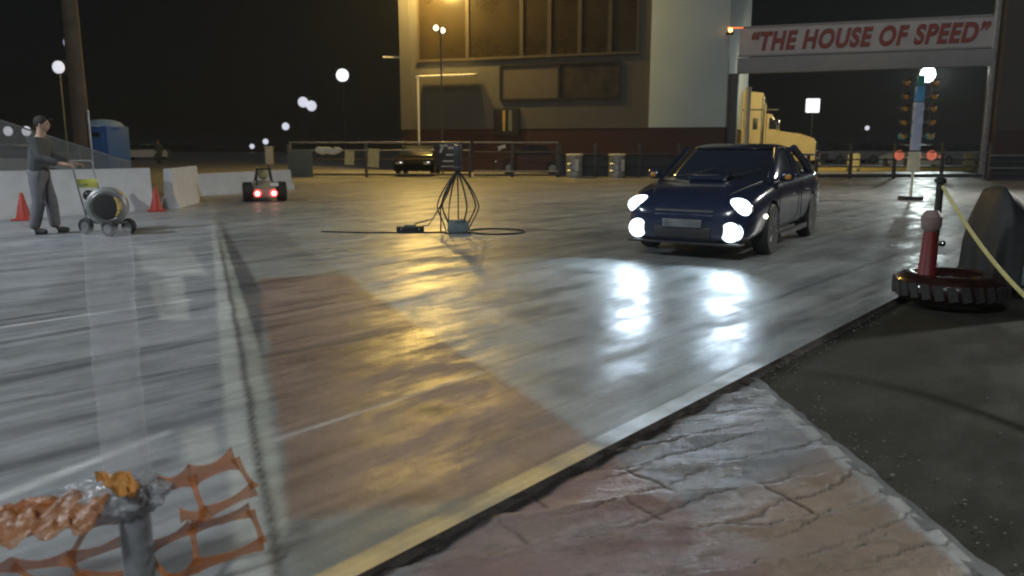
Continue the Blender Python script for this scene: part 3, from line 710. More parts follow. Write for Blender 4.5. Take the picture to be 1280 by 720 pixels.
def person(lab, loc, rz, H=1.8, reach=True, jm='jacket', tm='trousers', group=None, hands=True):
    """local: facing +x, y left, z up"""
    r_ = root('person', lab, 'person', loc, rz, group); k = H / 1.8
    def s(*p): return Vector(p) * k
    hip = s(0, 0, .96); waist = s(.01, 0, 1.1); chest = s(.05, 0, 1.33); neck = s(.08, 0, 1.50); hd = s(.11, 0, 1.60); crown = s(.12, 0, 1.70)
    V = [hip, waist, chest, neck, hd, crown]; E = [(0, 1), (1, 2), (2, 3), (3, 4), (4, 5)]; Rr = [(.13 * k, .1 * k), (.13 * k, .1 * k), (.15 * k, .11 * k), .055 * k, .075 * k, .06 * k]
    ends = []
    for sd in (1, -1):
        fx = .12 if sd > 0 else -.1
        leg = [s(.0, .1 * sd, .9), s(.05 + fx * .4, .11 * sd, .5), s(fx, .12 * sd, .1), s(fx + .12, .13 * sd, .05)]
        if reach: arm = [s(.05, .19 * sd, 1.40), s(.14, .25 * sd, 1.16), s(.40, .20 * sd, 1.08), s(.47, .20 * sd, 1.07)]
        else: arm = [s(.05, .19 * sd, 1.40), s(.02, .26 * sd, 1.14), s(.09, .27 * sd, .90), s(.10, .27 * sd, .83)]
        b = len(V); V += leg; E += [(0, b), (b, b + 1), (b + 1, b + 2), (b + 2, b + 3)]; Rr += [.085 * k, .06 * k, .042 * k, .035 * k]
        b = len(V); V += arm; E += [(2, b), (b, b + 1), (b + 1, b + 2), (b + 2, b + 3)]; Rr += [.06 * k, .045 * k, .032 * k, .03 * k]
        ends.append((arm[3], arm[3] - arm[2], sd))
    # fingers are rooted in the palm
    if hands:
        for e_, d, sd in ends:
            d = d.normalized(); side = Vector((0, 0, 1)).cross(d); side = side.normalized() if side.length > .1 else Vector((1, 0, 0)); dn = d.cross(side).normalized() * (1 if reach else 1)
            if dn.z > 0 and reach: dn = -dn
            pi = len(V) - 1
            base = [i for i, v in enumerate(V) if v is e_][0]
            palm = e_ + d * .05 * k; V.append(palm); Rr.append((.03 * k, .02 * k)); E.append((base, len(V) - 1)); pm = len(V) - 1
            for j, (off, ln_) in enumerate(((-.03, .07), (-.01, .08), (.01, .075), (.03, .06))):
                a = palm + side * off * k + d * .03 * k; b_ = a + d * ln_ * .5 * k + dn * .01 * k; c_ = b_ + d * ln_ * .25 * k + dn * ln_ * .4 * k
                n0 = len(V); V += [a, b_, c_]; Rr += [.009 * k, .008 * k, .007 * k]; E += [(pm, n0), (n0, n0 + 1), (n0 + 1, n0 + 2)]
            a = palm - side * .035 * k * sd - d * .01; b_ = a - side * .03 * k * sd + d * .03 * k; n0 = len(V)
            V += [a, b_]; Rr += [.011 * k, .009 * k]; E += [(pm, n0), (n0, n0 + 1)]
    body = skin_mesh('body', V, E, Rr, M['skin'], r_)
    # clothes
    jv = [s(0, 0, .86), s(.01, 0, 1.1), s(.05, 0, 1.34), s(.07, 0, 1.46)]; je = [(0, 1), (1, 2), (2, 3)]; jr = [(.205 * k, .15 * k), (.20 * k, .155 * k), (.215 * k, .165 * k), .10 * k]
    for sd in (1, -1):
        if reach: arm = [s(.05, .19 * sd, 1.41), s(.14, .25 * sd, 1.16), s(.39, .20 * sd, 1.085)]
        else: arm = [s(.05, .19 * sd, 1.41), s(.02, .26 * sd, 1.14), s(.085, .27 * sd, .90)]
        b = len(jv); jv += arm; je += [(2, b), (b, b + 1), (b + 1, b + 2)]; jr += [.095 * k, .08 * k, .06 * k]
    skin_mesh('jacket', jv, je, jr, M[jm], r_)
    tv = [s(0, 0, .95), s(0, 0, 1.12)]; te = [(0, 1)]; tr_ = [(.155 * k, .12 * k), (.15 * k, .11 * k)]
    for sd in (1, -1):
        fx = .12 if sd > 0 else -.1
        b = len(tv); tv += [s(0, .095 * sd, .86), s(.05 + fx * .4, .11 * sd, .5), s(fx, .12 * sd, .07)]; te += [(0, b), (b, b + 1), (b + 1, b + 2)]; tr_ += [.125 * k, .10 * k, .085 * k]
    skin_mesh('trousers', tv, te, tr_, M[tm], r_)
    for sd in (1, -1):
        fx = .12 if sd > 0 else -.1
        skin_mesh('boot', [s(fx, .12 * sd, .20), s(fx - .01, .12 * sd, .055), s(fx + .1, .128 * sd, .05), s(fx + .2, .135 * sd, .04)], [(0, 1), (1, 2), (2, 3)], [.062 * k, .055 * k, .05 * k, .038 * k], M['boot'], r_, rootv=1)
    # head detail
    hb = MB(); rot = Matrix.Identity(4)
    hb.ball(s(.125, 0, 1.665), .1 * k, (1.0, .78, 1.22), 18); hb.ball(s(.222, 0, 1.655), .018 * k, (1, .8, 1.4), 8)
    for sd in (1, -1): hb.ball(s(.115, .082 * sd, 1.66), .02 * k, (.7, .4, 1.3), 8)
    hb.ball(s(.215, 0, 1.61), .02 * k, (.5, 1.2, .35), 8); hd_ = hb.build('head', M['skin'], r_)
    ey = MB()
    for sd in (1, -1): ey.ball(s(.213, .033 * sd, 1.68), .011 * k, n=8)
    ey.build('eyes', M['hair'], hd_)
    hr = MB(); hr.ball(s(.105, 0, 1.70), .105 * k, (1.02, .84, 1.0), 18); hr.box(s(.215, 0, 1.745), (.09 * k, .13 * k, .012), bev=.004); hr.build('cap', M['hair'], r_)
    return r_
bl = G(135, 293)
person('standing person in dark jacket and grey trousers holding the blower handle', G(56, 292), R(8), H=1.9)
person('distant person in dark clothing standing beyond the barrier by the parked cars', (W(199, 190, 60).x, 60, 0), R(-90), H=1.8, reach=False, hands=False, tm='jacket')

# ---------------------------------------------------------------- wheeled blower
mk('fan_dim', (.1, .1, .1), .5)
bw = root('wheeled_blower', 'grey and gold drum blower on two wheels with a long push handle', 'blower', bl, R(-32))
# local: x to the right, y away
dr = MB().lathe([(.02, -.17), (.16, -.175), (.27, -.165), (.305, -.13), (.31, .0), (.305, .13), (.27, .165), (.16, .175), (.02, .17)], (0.06, 0, .46), n=36, axis=(1.0, -.8, 0)).build('fan_drum', M['fan_grey'], bw)
ax = Vector((1.0, -.8, 0)).normalized()
MB().torus(Vector((.06, 0, .46)) + ax * .17, .23, .018, ax).build('drum_rim', M['grey_metal'], dr)
MB().lathe([(.2, 0), (.19, .012), (.05, .02), (.002, .02)], Vector((.06, 0, .46)) + ax * .172, axis=ax).build('intake', M['black_metal'], dr)
gs = MB(); gp = []
for j in range(9):
    a = -.9 + j * .22; q = ax.to_track_quat('Z', 'Y') @ Vector((.2 * math.sin(a + 1.6), .2 * math.cos(a + 1.6), .195)); gp.append(Vector((.06, 0, .46)) + q)
gs.tube(gp, .035, 8, radii=[.01, .025, .035, .038, .038, .035, .03, .02, .008]); gs.build('gold_stripe', M['fan_gold'], dr)
MB().box((-.25, .02, .42), (.3, .28, .22), bev=.04).build('engine', M['black_metal'], bw)
MB().cyl((-.27, .02, .52), (-.27, .02, .68), .1).ball((-.36, -.05, .62), .09).build('air_filter', M['black_plastic'], bw)
MB().box((-.12, -.16, .38), (.08, .05, .16), bev=.01).build('red_switch_box', M['red_plastic'], bw)
for x, y, r in ((-.30, -.18, .135), (-.26, .22, .135), (.30, -.16, .13), (.28, .2, .13)):
    w_ = MB().torus((x, y, r), r - .035, .04, (.3, -1, 0)).build('wheel', M['black_rubber'], bw)
    MB().lathe([(.002, -.03), (.09, -.03), (.09, .03), (.002, .03)], (x, y, r), axis=(.3, -1, 0), n=18).build('rim', M['grey_metal'], w_)
MB().box((0, 0, .2), (.66, .3, .035), bev=.01).box((-.2, 0, .26), (.04, .3, .12)).box((.15, 0, .25), (.04, .28, .1)).build('frame', M['black_metal'], bw)
hnd = MB()
for y in (-.2, .14): hnd.tube([(-.28, y * .8, .22), (-.34, y, .6), (-.52, y, 1.18)], .014)
hnd.tube([(-.52, -.2, 1.18), (-.53, .14, 1.18)], .017); hnd.tube([(-.4, -.2, .8), (-.4, .14, .8)], .01); hnd.build('push_handle', M['grey_metal'], bw)
MB().box((-.40, -.03, .82), (.02, .30, .14), rz=-.9).build('yellow_tag', M['yellow_tag'], bw)

# ---------------------------------------------------------------- central cable stand
cs0 = G(573, 291); cst = root('cable_stand', 'black stand with arching black cables over a grey base box on the wet concrete', 'cable stand', cs0)
topz = W(571, 212, cs0.y).z; Z = topz
MB().box((0, 0, .10), (.34, .26, .19), bev=.04).lathe([(.15, .19), (.13, .22), (.08, .235)]).build('base_box', M['box_grey'], cst)
MB().box((0, 0, .012), (.42, .34, .024), bev=.005).build('base_plate', M['black_metal'], cst)
MB().tube([(0, 0, .2), (.005, 0, .6), (-.005, 0, Z)], .012).build('mast', M['black_metal'], cst)
MB().box((0, 0, Z + .20), (.12, .1, .42), bev=.015).box((0, 0, Z + .02), (.16, .13, .06), bev=.01).build('head_box', M['black_metal'], cst)
random.seed(4)
for i, (w, y, bx) in enumerate(((-.36, .05, -.20), (-.26, -.12, -.1), (-.16, .14, -.18), (.30, .05, .10), (.36, -.08, .16), (.16, -.14, .06), (-.30, .1, -.3))):
    pts = []
    for j in range(13):
        t = j / 12; z = Z * (1 - t) + .02 * t; x = w * math.sin(min(1, t * 1.15) * math.pi * .62) * (1 if t < .7 else 1) ; x = x * (1 - max(0, t - .6) / .4) + bx * (max(0, t - .6) / .4)
        pts.append((x, y * math.sin(t * 2.6), z))
    MB().tube(pts, .011 + .003 * (i % 2), 7).build('cable', M['black_rubber'], cst)
px = G(513, 287) - cs0
MB().tube([(-.02, 0, Z * .98), (-.16, 0, Z * .66), (-.42, .02, Z * .22), (px.x + .05, px.y, .09)], .009, 7).build('cable', M['black_rubber'], cst)
MB().tube([(-.02, .02, Z * .95), (-.2, .04, Z * .55), (-.5, .05, .12), (px.x + .1, px.y, .05)], .007, 7).build('cable', M['black_rubber'], cst)
MB().tube([(-.1, 0, .015), (-.4, -.04, .012), (-.9, -.1, .012), (-1.6, -.05, .012), (-2.3, .1, .012)], .012, 7).build('cable', M['black_rubber'], cst)
cb_ = MB(); pts = []
for j in range(29):
    a = j / 28 * 2 * math.pi; pts.append((.62 + .48 * math.cos(a), .1 + .42 * math.sin(a), .014))
cb_.tube(pts, .014, 7).build('cable_ring', M['black_rubber'], cst)
pr = G(513, 289); o = root('junction_box', 'small flat black box at the end of the cable left of the stand', 'box', pr, R(6))
MB().box((0, 0, .045), (.46, .2, .085), bev=.012).build('case', M['black_plastic'], o); MB().box((0, 0, .1), (.2, .1, .03), bev=.01).build('lid', M['box_grey'], o)
for x in (-.15, .15): MB().cyl((x, -.1, .045), (x, -.125, .045), .02, n=10).build('socket', M['grey_metal'], o)

# ---------------------------------------------------------------- the dark blue car
fw = G(955, 313); rw = G(1017, 293)
hd = (fw - rw); hd.z = 0; head = hd.normalized(); hang = math.atan2(head.y, head.x); left = Vector((-head.y, head.x, 0))
CW = .80; wbm = 1.27
mid = (fw + rw) / 2 - left * CW - Vector((0.02, .42, 0))
CARL = 'dark blue saloon car with bright headlights driving towards the camera'
fpt = mid + head * 2.2; hang += R(4.5); mid = fpt - Vector((math.cos(hang), math.sin(hang), 0)) * 2.2 + Vector((-.03, 0, 0))
car = root('saloon_car', CARL, 'car', mid, hang)
car.scale = (1.02, 1.02, 1.03)
# body loft: x, halfwidth, zbottom, zside(belt), ztop, crown
st_ = [(-2.22, .62, .42, .68, .74, .0), (-2.18, .76, .30, .84, .93, .01), (-2.0, .84, .24, .90, .99, .02), (-1.5, .87, .2, .92, 1.0, .02), (-.9, .875, .2, .92, .97, .02), (0, .875, .2, .91, .95, .02),
       (.75, .875, .2, .89, .94, .03), (1.1, .875, .2, .86, .92, .05), (1.6, .865, .2, .80, .86, .05), (1.95, .84, .2, .72, .79, .04), (2.15, .76, .2, .62, .70, .03), (2.24, .60, .22, .52, .60, .02), (2.27, .42, .26, .44, .50, .01)]
bm = bmesh.new(); rings = []
for x, w, zb_, zs, zt, cr_ in st_:
    half = [(0, zb_), (w * .6, zb_), (w * .93, zb_ + .03), (w, zb_ + (zs - zb_) * .3), (w, zb_ + (zs - zb_) * .62), (w * .985, zs), (w * .90, zt), (w * .6, zt + cr_ * .7), (0, zt + cr_)]
    full = [(y, z) for y, z in half] + [(-y, z) for y, z in half[-2:0:-1]]
    rings.append([bm.verts.new((x, y, z)) for y, z in full])
n = len(rings[0])
for a, b in zip(rings, rings[1:]):
    for k in range(n): bm.faces.new((a[k], a[(k + 1) % n], b[(k + 1) % n], b[k]))
bm.faces.new(rings[0]); bm.faces.new(rings[-1][::-1]); bmesh.ops.recalc_face_normals(bm, faces=bm.faces)
me = bpy.data.meshes.new('body'); bm.to_mesh(me); bm.free()
bo = bpy.data.objects.new('body_tmp', me); COL.objects.link(bo)
sb = bo.modifiers.new('s', 'SUBSURF'); sb.levels = 2; sb.render_levels = 2
cut = MB()
for x in (wbm, -wbm):
    for s_ in (1, -1): cut.cyl((x, s_ * .55, .33), (x, s_ * 1.1, .33), .375, n=40)
cutter = cut.build('cut', M['black_rubber'])
bl_ = bo.modifiers.new('b', 'BOOLEAN'); bl_.operation = 'DIFFERENCE'; bl_.object = cutter; bl_.solver = 'EXACT'
bpy.context.view_layer.update(); dg = bpy.context.evaluated_depsgraph_get()
nm = bpy.data.meshes.new_from_object(bo.evaluated_get(dg)); bpy.data.objects.remove(bo); bpy.data.objects.remove(cutter)
nm.materials.clear(); nm.materials.append(M['car_blue']); nm.shade_smooth(); nm.set_sharp_from_angle(angle=R(40))
body = bpy.data.objects.new('body', nm); COL.objects.link(body); body.parent = car
# greenhouse
def gh(name, levels, m, parent, sub=2):
    bm = bmesh.new(); rs = []
    for z, xf, xr, wf_, wr_ in levels:
        pts = [(xf, 0), (xf - .03, wf_ * .6), (xf - .12, wf_), ((xf + xr) / 2, (wf_ + wr_) / 2 + .02), (xr + .15, wr_), (xr + .03, wr_ * .6), (xr, 0)]
        full = pts + [(x, -y) for x, y in pts[-2:0:-1]]; rs.append([bm.verts.new((x, y, z)) for x, y in full])
    n = len(rs[0])
    for a, b in zip(rs, rs[1:]):
        for k in range(n): bm.faces.new((a[k], a[(k + 1) % n], b[(k + 1) % n], b[k]))
    bm.faces.new(rs[-1]); bm.faces.new(rs[0][::-1]); bmesh.ops.recalc_face_normals(bm, faces=bm.faces)
    me = bpy.data.meshes.new(name); bm.to_mesh(me); bm.free(); o = bpy.data.objects.new('tmp', me); COL.objects.link(o)
    if sub:
        s_ = o.modifiers.new('s', 'SUBSURF'); s_.levels = sub
    bpy.context.view_layer.update(); nm = bpy.data.meshes.new_from_object(o.evaluated_get(bpy.context.evaluated_depsgraph_get())); bpy.data.objects.remove(o)
    nm.materials.clear(); nm.materials.append(m); nm.shade_smooth(); nm.name = name
    o = bpy.data.objects.new(name, nm); COL.objects.link(o); o.parent = parent; return o
gh('cabin_glass', [(.80, 1.12, -1.72, .80, .76), (.92, 1.05, -1.62, .79, .76), (1.16, .66, -1.30, .70, .68), (1.33, .34, -.98, .62, .60), (1.36, .28, -.92, .6, .58)], M['car_glass'], car)
gh('roof', [(1.325, .42, -1.05, .635, .615), (1.36, .38, -1.0, .625, .60), (1.405, .12, -.75, .5, .48), (1.415, .0, -.65, .4, .38)], M['car_roof'], car)
for s_ in (1, -1):
    MB().tube([(1.06, .775 * s_, .90), (.62, .70 * s_, 1.16), (.30, .63 * s_, 1.35)], .028, 8).build('windscreen_pillar', M['car_blue'], car)
    MB().tube([(-.32, .80 * s_, .92), (-.33, .72 * s_, 1.16), (-.34, .645 * s_, 1.36)], .03, 8).build('door_pillar', M['car_roof'], car)
    MB().tube([(-1.55, .76 * s_, .93), (-1.2, .69 * s_, 1.18), (-.88, .61 * s_, 1.35)], .06, 8).build('rear_pillar', M['car_blue'], car)
    mr_ = MB().ball((.82, .93 * s_, .99), .1, (.7, 1.1, .72), 16).build('wing_mirror', M['car_blue'], car)
    MB().tube([(.80, .84 * s_, .93), (.82, .9 * s_, .97)], .025, 8).build('mirror_arm', M['car_roof'], mr_)
    MB().ball((.875, .94 * s_, .985), .05, (.35, 1.0, .8), 12).build('indicator', M['amber_lens'], mr_)
    hl = MB().ball((2.05, .62 * s_, .64), .165, (.75, 1.15, .75), 20, Matrix.Rotation(-.42 * s_, 4, 'Z')).build('headlight', M['lens'], car)
    MB().ball((2.0, .62 * s_, .64), .17, (.7, 1.2, .62), 20, Matrix.Rotation(-.42 * s_, 4, 'Z')).build('housing', M['chrome'], hl)
    MB().cyl((2.13, .60 * s_, .36), (2.25, .60 * s_, .36), .13, .12, 24).build('fog_light', M['fog_lens'], car)
    MB().torus((2.225, .60 * s_, .36), .115, .018, (1, 0, 0)).build('fog_surround', M['black_plastic'], car)
    MB().box((-2.17, .58 * s_, .76), (.1, .34, .14), bev=.02).build('tail_lamp', M['red_plastic'], car)
    MB().box((.2, .885 * s_, .74), (.14, .02, .025), bev=.006).build('door_handle', M['chrome'], car); MB().box((-.75, .885 * s_, .76), (.14, .02, .025), bev=.006).build('door_handle', M['chrome'], car)
    MB().box((0, .86 * s_, .215), (1.7, .06, .07), bev=.015).build('side_skirt', M['black_plastic'], car)
MB().ball((1.72, .80, .69), .055, (1.3, .5, .8), 12).build('side_marker', M['marker_lens'], car)
MB().ball((1.62, .868, .52), .035, (1.3, .4, .8), 12).build('side_marker', M['marker_lens'], car)
sm = MB()
for s_ in (1,):
    sm.tube([(1.0, .883, .30), (1.02, .888, .6), (.98, .875, .86)], .006, 5).tube([(-.30, .889, .28), (-.31, .892, .6), (-.32, .88, .88)], .006, 5).tube([(-1.2, .885, .6), (-1.28, .88, .88)], .006, 5)
sm.build('door_gap', M['black_plastic'], car)
for y0_ in (-.55, .1): MB().tube([(1.13, y0_, .97), (1.0, y0_ + .25, 1.01), (.86, y0_ + .5, 1.09)], .009, 6).build('wiper', M['black_plastic'], car)
for s_ in (1, -1): MB().tube([(1.98, .5 * s_, .80), (1.6, .62 * s_, .885), (1.15, .68 * s_, .935)], .006, 5).build('bonnet_gap', M['black_plastic'], car)
gr = MB().box((2.20, 0, .55), (.08, .78, .15), bev=.03).build('grille', M['black_plastic'], car)
b_ = MB()
for z in (.50, .55, .60): b_.box((2.245, 0, z), (.02, .74, .012))
b_.build('grille_bars', M['grey_metal'], gr)
MB().box((2.255, 0, .335), (.06, .74, .15), bev=.03).build('lower_intake', M['black_plastic'], car)
MB().box((2.295, 0, .45), (.02, .5, .1), bev=.004).build('number_plate', M['grey_metal'], car)
MB().box((2.16, 0, .205), (.26, 1.45, .03), bev=.01).build('front_lip', M['black_plastic'], car)
MB().box((1.18, 0, .985), (.42, .5, .06), bev=.03, ry=R(6)).build('bonnet_scoop', M['car_blue'], car)
sp = MB().box((-2.05, 0, 1.24), (.26, 1.5, .03), bev=.012).build('rear_wing', M['car_blue'], car)
for s_ in (1, -1):
    MB().box((-2.03, .62 * s_, 1.11), (.16, .03, .26), bev=.008).build('wing_strut', M['car_blue'], sp)
    MB().box((-2.05, .76 * s_, 1.24), (.3, .02, .13), bev=.005).build('wing_end', M['chrome'], sp)
for x in (wbm, -wbm):
    for s_ in (1, -1):
        y = .78 * s_; w_ = MB().lathe([(.215, -.1), (.30, -.105), (.325, -.08), (.33, 0), (.325, .08), (.30, .105), (.215, .1)], (x, y, .33), n=36, axis=(0, 1, 0)).build('wheel', M['black_rubber'], car)
        rm = MB().lathe([(.22, -.09), (.225, .09), (.19, .085), (.185, -.04), (.17, -.06)], (x, y, .33), n=30, axis=(0, s_, 0))
        for k in range(6):
            a = k * math.pi / 3 + .2; rm.tube([(x, y + .08 * s_, .33), (x + .195 * math.cos(a), y + .085 * s_, .33 + .195 * math.sin(a))], .02, 6)
        rm.cyl((x, y + .05 * s_, .33), (x, y + .1 * s_, .33), .045, n=16); rm.build('rim', M['chrome'], w_)
        MB().cyl((x, y - .02 * s_, .33), (x, y + .0, .33), .14, n=24).build('brake_disc', M['grey_metal'], w_)
for s_ in (1, -1):
    ld = bpy.data.lights.new('headlight_beam', 'SPOT'); ld.energy = 150; ld.color = (.66, .84, 1); ld.spot_size = R(95); ld.spot_blend = 1; ld.shadow_soft_size = .09
    lo = bpy.data.objects.new('headlight_beam', ld); COL.objects.link(lo); lo.parent = car; lo.location = (2.32, .62 * s_, .62)
    lo.rotation_euler = Vector((1, -.14, -.24)).to_track_quat('-Z', 'Y').to_euler()

# ---------------------------------------------------------------- other vehicles
def simple_car(name, lab, loc, rz, m, cat='car', h=1.42, L_=4.4, w=1.75, tail=False, group='parked vehicles behind the barriers'):
    r_ = root(name, lab, cat, loc, rz, group); k = h / 1.42; b = MB()
    prof = [(-L_ / 2, .3), (-L_ / 2 - .02, .75), (-L_ / 2 + .15, .93), (-L_ * .3, .96), (L_ * .22, .92), (L_ / 2 - .2, .74), (L_ / 2, .58), (L_ / 2, .26)]
    for s_ in (1,): b.prism(prof, -w / 2, w / 2, 'xz')
    o = b.build('body', m, r_); 
    c = MB().prism([(-L_ * .33, .94), (-L_ * .2, h - .06), (-.1, h), (L_ * .07, h - .05), (L_ * .24, .93)], -w / 2 + .13, w / 2 - .13, 'xz').build('cabin_glass', M['car_glass'], r_)
    MB().box((-.45, 0, h - .01), (L_ * .26, w - .38, .05), bev=.02).build('roof', m, r_)
    for x in (L_ * .3, -L_ * .3):
        for s_ in (1, -1):
            ww = MB().lathe([(.002, -.1), (.29, -.1), (.32, -.07), (.32, .07), (.29, .1), (.002, .1)], (x, s_ * (w / 2 - .08), .32), n=22, axis=(0, 1, 0)).build('wheel', M['black_rubber'], r_)
            MB().cyl((x, s_ * (w / 2 + .02), .32), (x, s_ * (w / 2 + .035), .32), .18, n=16).build('rim', M['grey_metal'], ww)
    for s_ in (1, -1):
        MB().box((-L_ / 2 - .02, s_ * (w / 2 - .25), .75), (.06, .34, .14), bev=.02).build('tail_lamp', M['red_glow'] if tail else M['red_plastic'], r_)
        MB().box((L_ / 2 - .05, s_ * (w / 2 - .25), .62), (.12, .34, .12), bev=.03).build('headlight', M['chrome'], r_)
    return r_
simple_car('parked_car', 'dark red parked car behind the fence right of the cable stand', (W(664, 190, 39).x, 39, 0), R(178), M['far_red'], L_=3.4)
simple_car('parked_car', 'black parked car behind the fence seen head on, left of the notice board', (W(523, 190, 38.5).x, 38.5, 0), R(-90), mk('matt_black', (.005, .005, .006), .9, spec=.05))
simple_car('parked_car', 'grey parked car beyond the gateway right of the starting lights', (W(1205, 180, 58).x, 58, 0), R(175), M['far_grey'])
simple_car('parked_car', 'pale car beyond the gateway with lit red tail lamps behind the starting lights', (W(1140, 180, 48).x, 48, 0), R(90), M['far_white'], tail=True, h=1.4)
simple_car('parked_car', 'white parked car far beyond the blue portable toilet', (W(180, 186, 75).x, 75, 0), R(190), M['far_white'])
simple_car('parked_car', 'white parked car seen through the mesh screen at the left edge', (W(28, 170, 30).x, 30, 0), R(5), M['far_white'])
simple_car('parked_car', 'grey parked car right behind the truck bonnet beyond the gateway', (W(1065, 180, 62).x, 62, 0), R(4), M['far_grey'])
simple_car('parked_car', 'small dark parked car beyond the gateway between the lamp post and the starting lights', (W(1095, 180, 70).x, 70, 0), R(10), M['blue_dark'])

# semi truck
def flood_pole(lab, loc, z, aim, power, col, size=.5, spot=120):
    r_ = root('yard_flood', lab, 'flood light', loc, 0, 'tall yard flood lights around the pad')
    MB().cyl((0, 0, 0), (0, 0, z), .12, .08, 12).build('mast', M['grey_metal'], r_)
    hd_ = MB().box((0, 0, z + .1), (.9, .5, .6), bev=.05).build('lamp_head', M['black_metal'], r_)
    ld = bpy.data.lights.new('flood', 'SPOT'); ld.energy = power; ld.color = col; ld.shadow_soft_size = size; ld.spot_size = R(spot); ld.spot_blend = .7
    lo = bpy.data.objects.new('flood', ld); COL.objects.link(lo); lo.parent = r_; d = Vector(aim) - Vector((loc[0], loc[1], z)); dn = d.normalized(); lo.location = Vector((0, 0, z)) + dn * .75
    lo.rotation_euler = dn.to_track_quat('-Z', 'Y').to_euler(); return r_
flood_pole_early = flood_pole
tb = W(908, 180, 45); tk = root('semi_truck', 'cream semi truck with tall sleeper cab parked beyond the gateway', 'truck', (W(958, 180, 46).x, 46, 0), R(-6))
k = 1.0
MB().prism([(-2.5, .9), (-2.5, 4.25), (-1.9, 4.35), (-.55, 4.2), (-.35, 3.55), (-.3, .9)], -1.2, 1.2, 'xz').build('sleeper_cab', M['truck_cream'], tk)
cb2 = MB().prism([(-.28, .9), (-.28, 3.1), (.0, 3.05), (.45, 2.2), (.5, .9)], -1.15, 1.15, 'xz').build('cab', M['truck_cream'], tk)
MB().slab([(.03, -1.05, 3.0), (.46, -1.05, 2.2), (.46, 1.05, 2.2), (.03, 1.05, 3.0)], .03).build('windscreen', M['car_glass'], cb2)
MB().prism([(.5, .8), (.5, 2.15), (1.6, 2.0), (2.35, 1.75), (2.55, 1.3), (2.5, .7)], -1.0, 1.0, 'xz').build('bonnet', M['truck_cream'], tk)
MB().box((2.56, 0, 1.15), (.06, 1.3, .9), bev=.02).build('grille', M['chrome'], tk)
MB().box((2.65, 0, .5), (.25, 2.3, .4), bev=.05).build('bumper', M['chrome'], tk)
for x0_, x1_ in ((-1.5, -1.3), (-1.0, -.8)): MB().box(((x0_ + x1_) / 2, -1.21, 2.55), (.26, .03, .62), bev=.02).build('side_window', M['truck_dark'], tk)
MB().box((.05, -1.16, 2.55), (.4, .03, .6), bev=.02).build('side_window', M['car_glass'], tk)
MB().box((-.1, 0, 3.3), (.9, 2.2, .1), bev=.03).build('sun_visor', M['truck_dark'], tk)
MB().box((-1.4, -1.21, 3.3), (1.9, .03, .08)).build('side_stripe', M['truck_dark'], tk)
MB().box((-.5, -1.32, 2.6), (.06, .06, 2.2)).box((.35, -1.35, 2.5), (.1, .12, .5), bev=.02).build('mirror', M['chrome'], tk)
for s_ in (1, -1):
    MB().prism([(1.0, .5), (1.1, 1.2), (1.6, 1.5), (2.2, 1.4), (2.5, .9), (2.5, .6)], s_ * 1.0, s_ * 1.25, 'xz').build('fender', M['truck_cream'], tk)
    MB().ball((2.5, s_ * .9, 1.1), .16, (.5, 1, 1)).build('headlight', M['chrome'], tk)
    for x in (1.75, -2.2):
        MB().lathe([(.002, -.15), (.46, -.15), (.5, -.1), (.5, .1), (.46, .15), (.002, .15)], (x, s_ * 1.05, .5), axis=(0, 1, 0)).build('wheel', M['black_rubber'], tk)
    MB().cyl((-.5, s_ * 1.25, 1.0), (-.5, s_ * 1.25, 4.0), .08).build('exhaust_stack', M['chrome'], tk)
MB().box((-1.2, 0, .7), (5, 1.0, .3)).build('chassis', M['truck_dark'], tk)
MB().ball((-1.9, -.8, 4.42), .13).build('roof_lamp', M['white_paint'], tk)
MB().cyl((-1.4, -1.35, .75), (.3, -1.35, .75), .3).build('fuel_tank', M['chrome'], tk)
bf = root('beam_flood', 'warm flood light fixed behind the gateway beam and shining on the truck', 'flood light', P0 + FD * ((t0 + t1) / 2) - FNv * 1.0 + Vector((0, 0, bz1)), FANG)
MB().box((0, -.15, -.1), (.08, .5, .08)).build('bracket', M['grey_metal'], bf); MB().box((0, .15, -.1), (.5, .25, .3), bev=.03).build('housing', M['black_metal'], bf)
ld = bpy.data.lights.new('flood', 'SPOT'); ld.energy = 1300; ld.color = (1, .78, .36); ld.shadow_soft_size = .2; ld.spot_size = R(110); ld.spot_blend = .7
lo = bpy.data.objects.new('flood', ld); COL.objects.link(lo); lo.parent = bf; lo.location = (0, .4, -.1); lo.rotation_euler = Vector((-.5, .85, -.45)).to_track_quat('-Z', 'Y').to_euler()
# yard sodium lamp that lights the truck, on its own pole off to the left behind the tower's edge is the same sodium family
p = (W(1016, 132, 52).x, 52, 0)
lamp_post('square_lamp', 'square white flood light on a thin post right of the truck', p, [W(1016, 132, 52)], .05, M['led'], .45, mast='dark_rail', square=True)
p = W(1160, 93, 62); lm = lamp_post('bright_flood_lamp', 'brilliant white flood light just right of the starting lights, under the gateway beam', (p.x + .4, 62, 0), [p], .1, M['led_main'], .62, mast='dark_rail')
ld = bpy.data.lights.new('flood', 'SPOT'); ld.energy = 2600; ld.color = (.86, 1, .97); ld.shadow_soft_size = .5; ld.spot_size = R(100); ld.spot_blend = .8
lo = bpy.data.objects.new('flood', ld); COL.objects.link(lo); lo.parent = lm; lo.location = (p.x - (p.x + .4), -.9, p.z); lo.rotation_euler = Vector((-.5, -1, -.12)).to_track_quat('-Z', 'Y').to_euler()
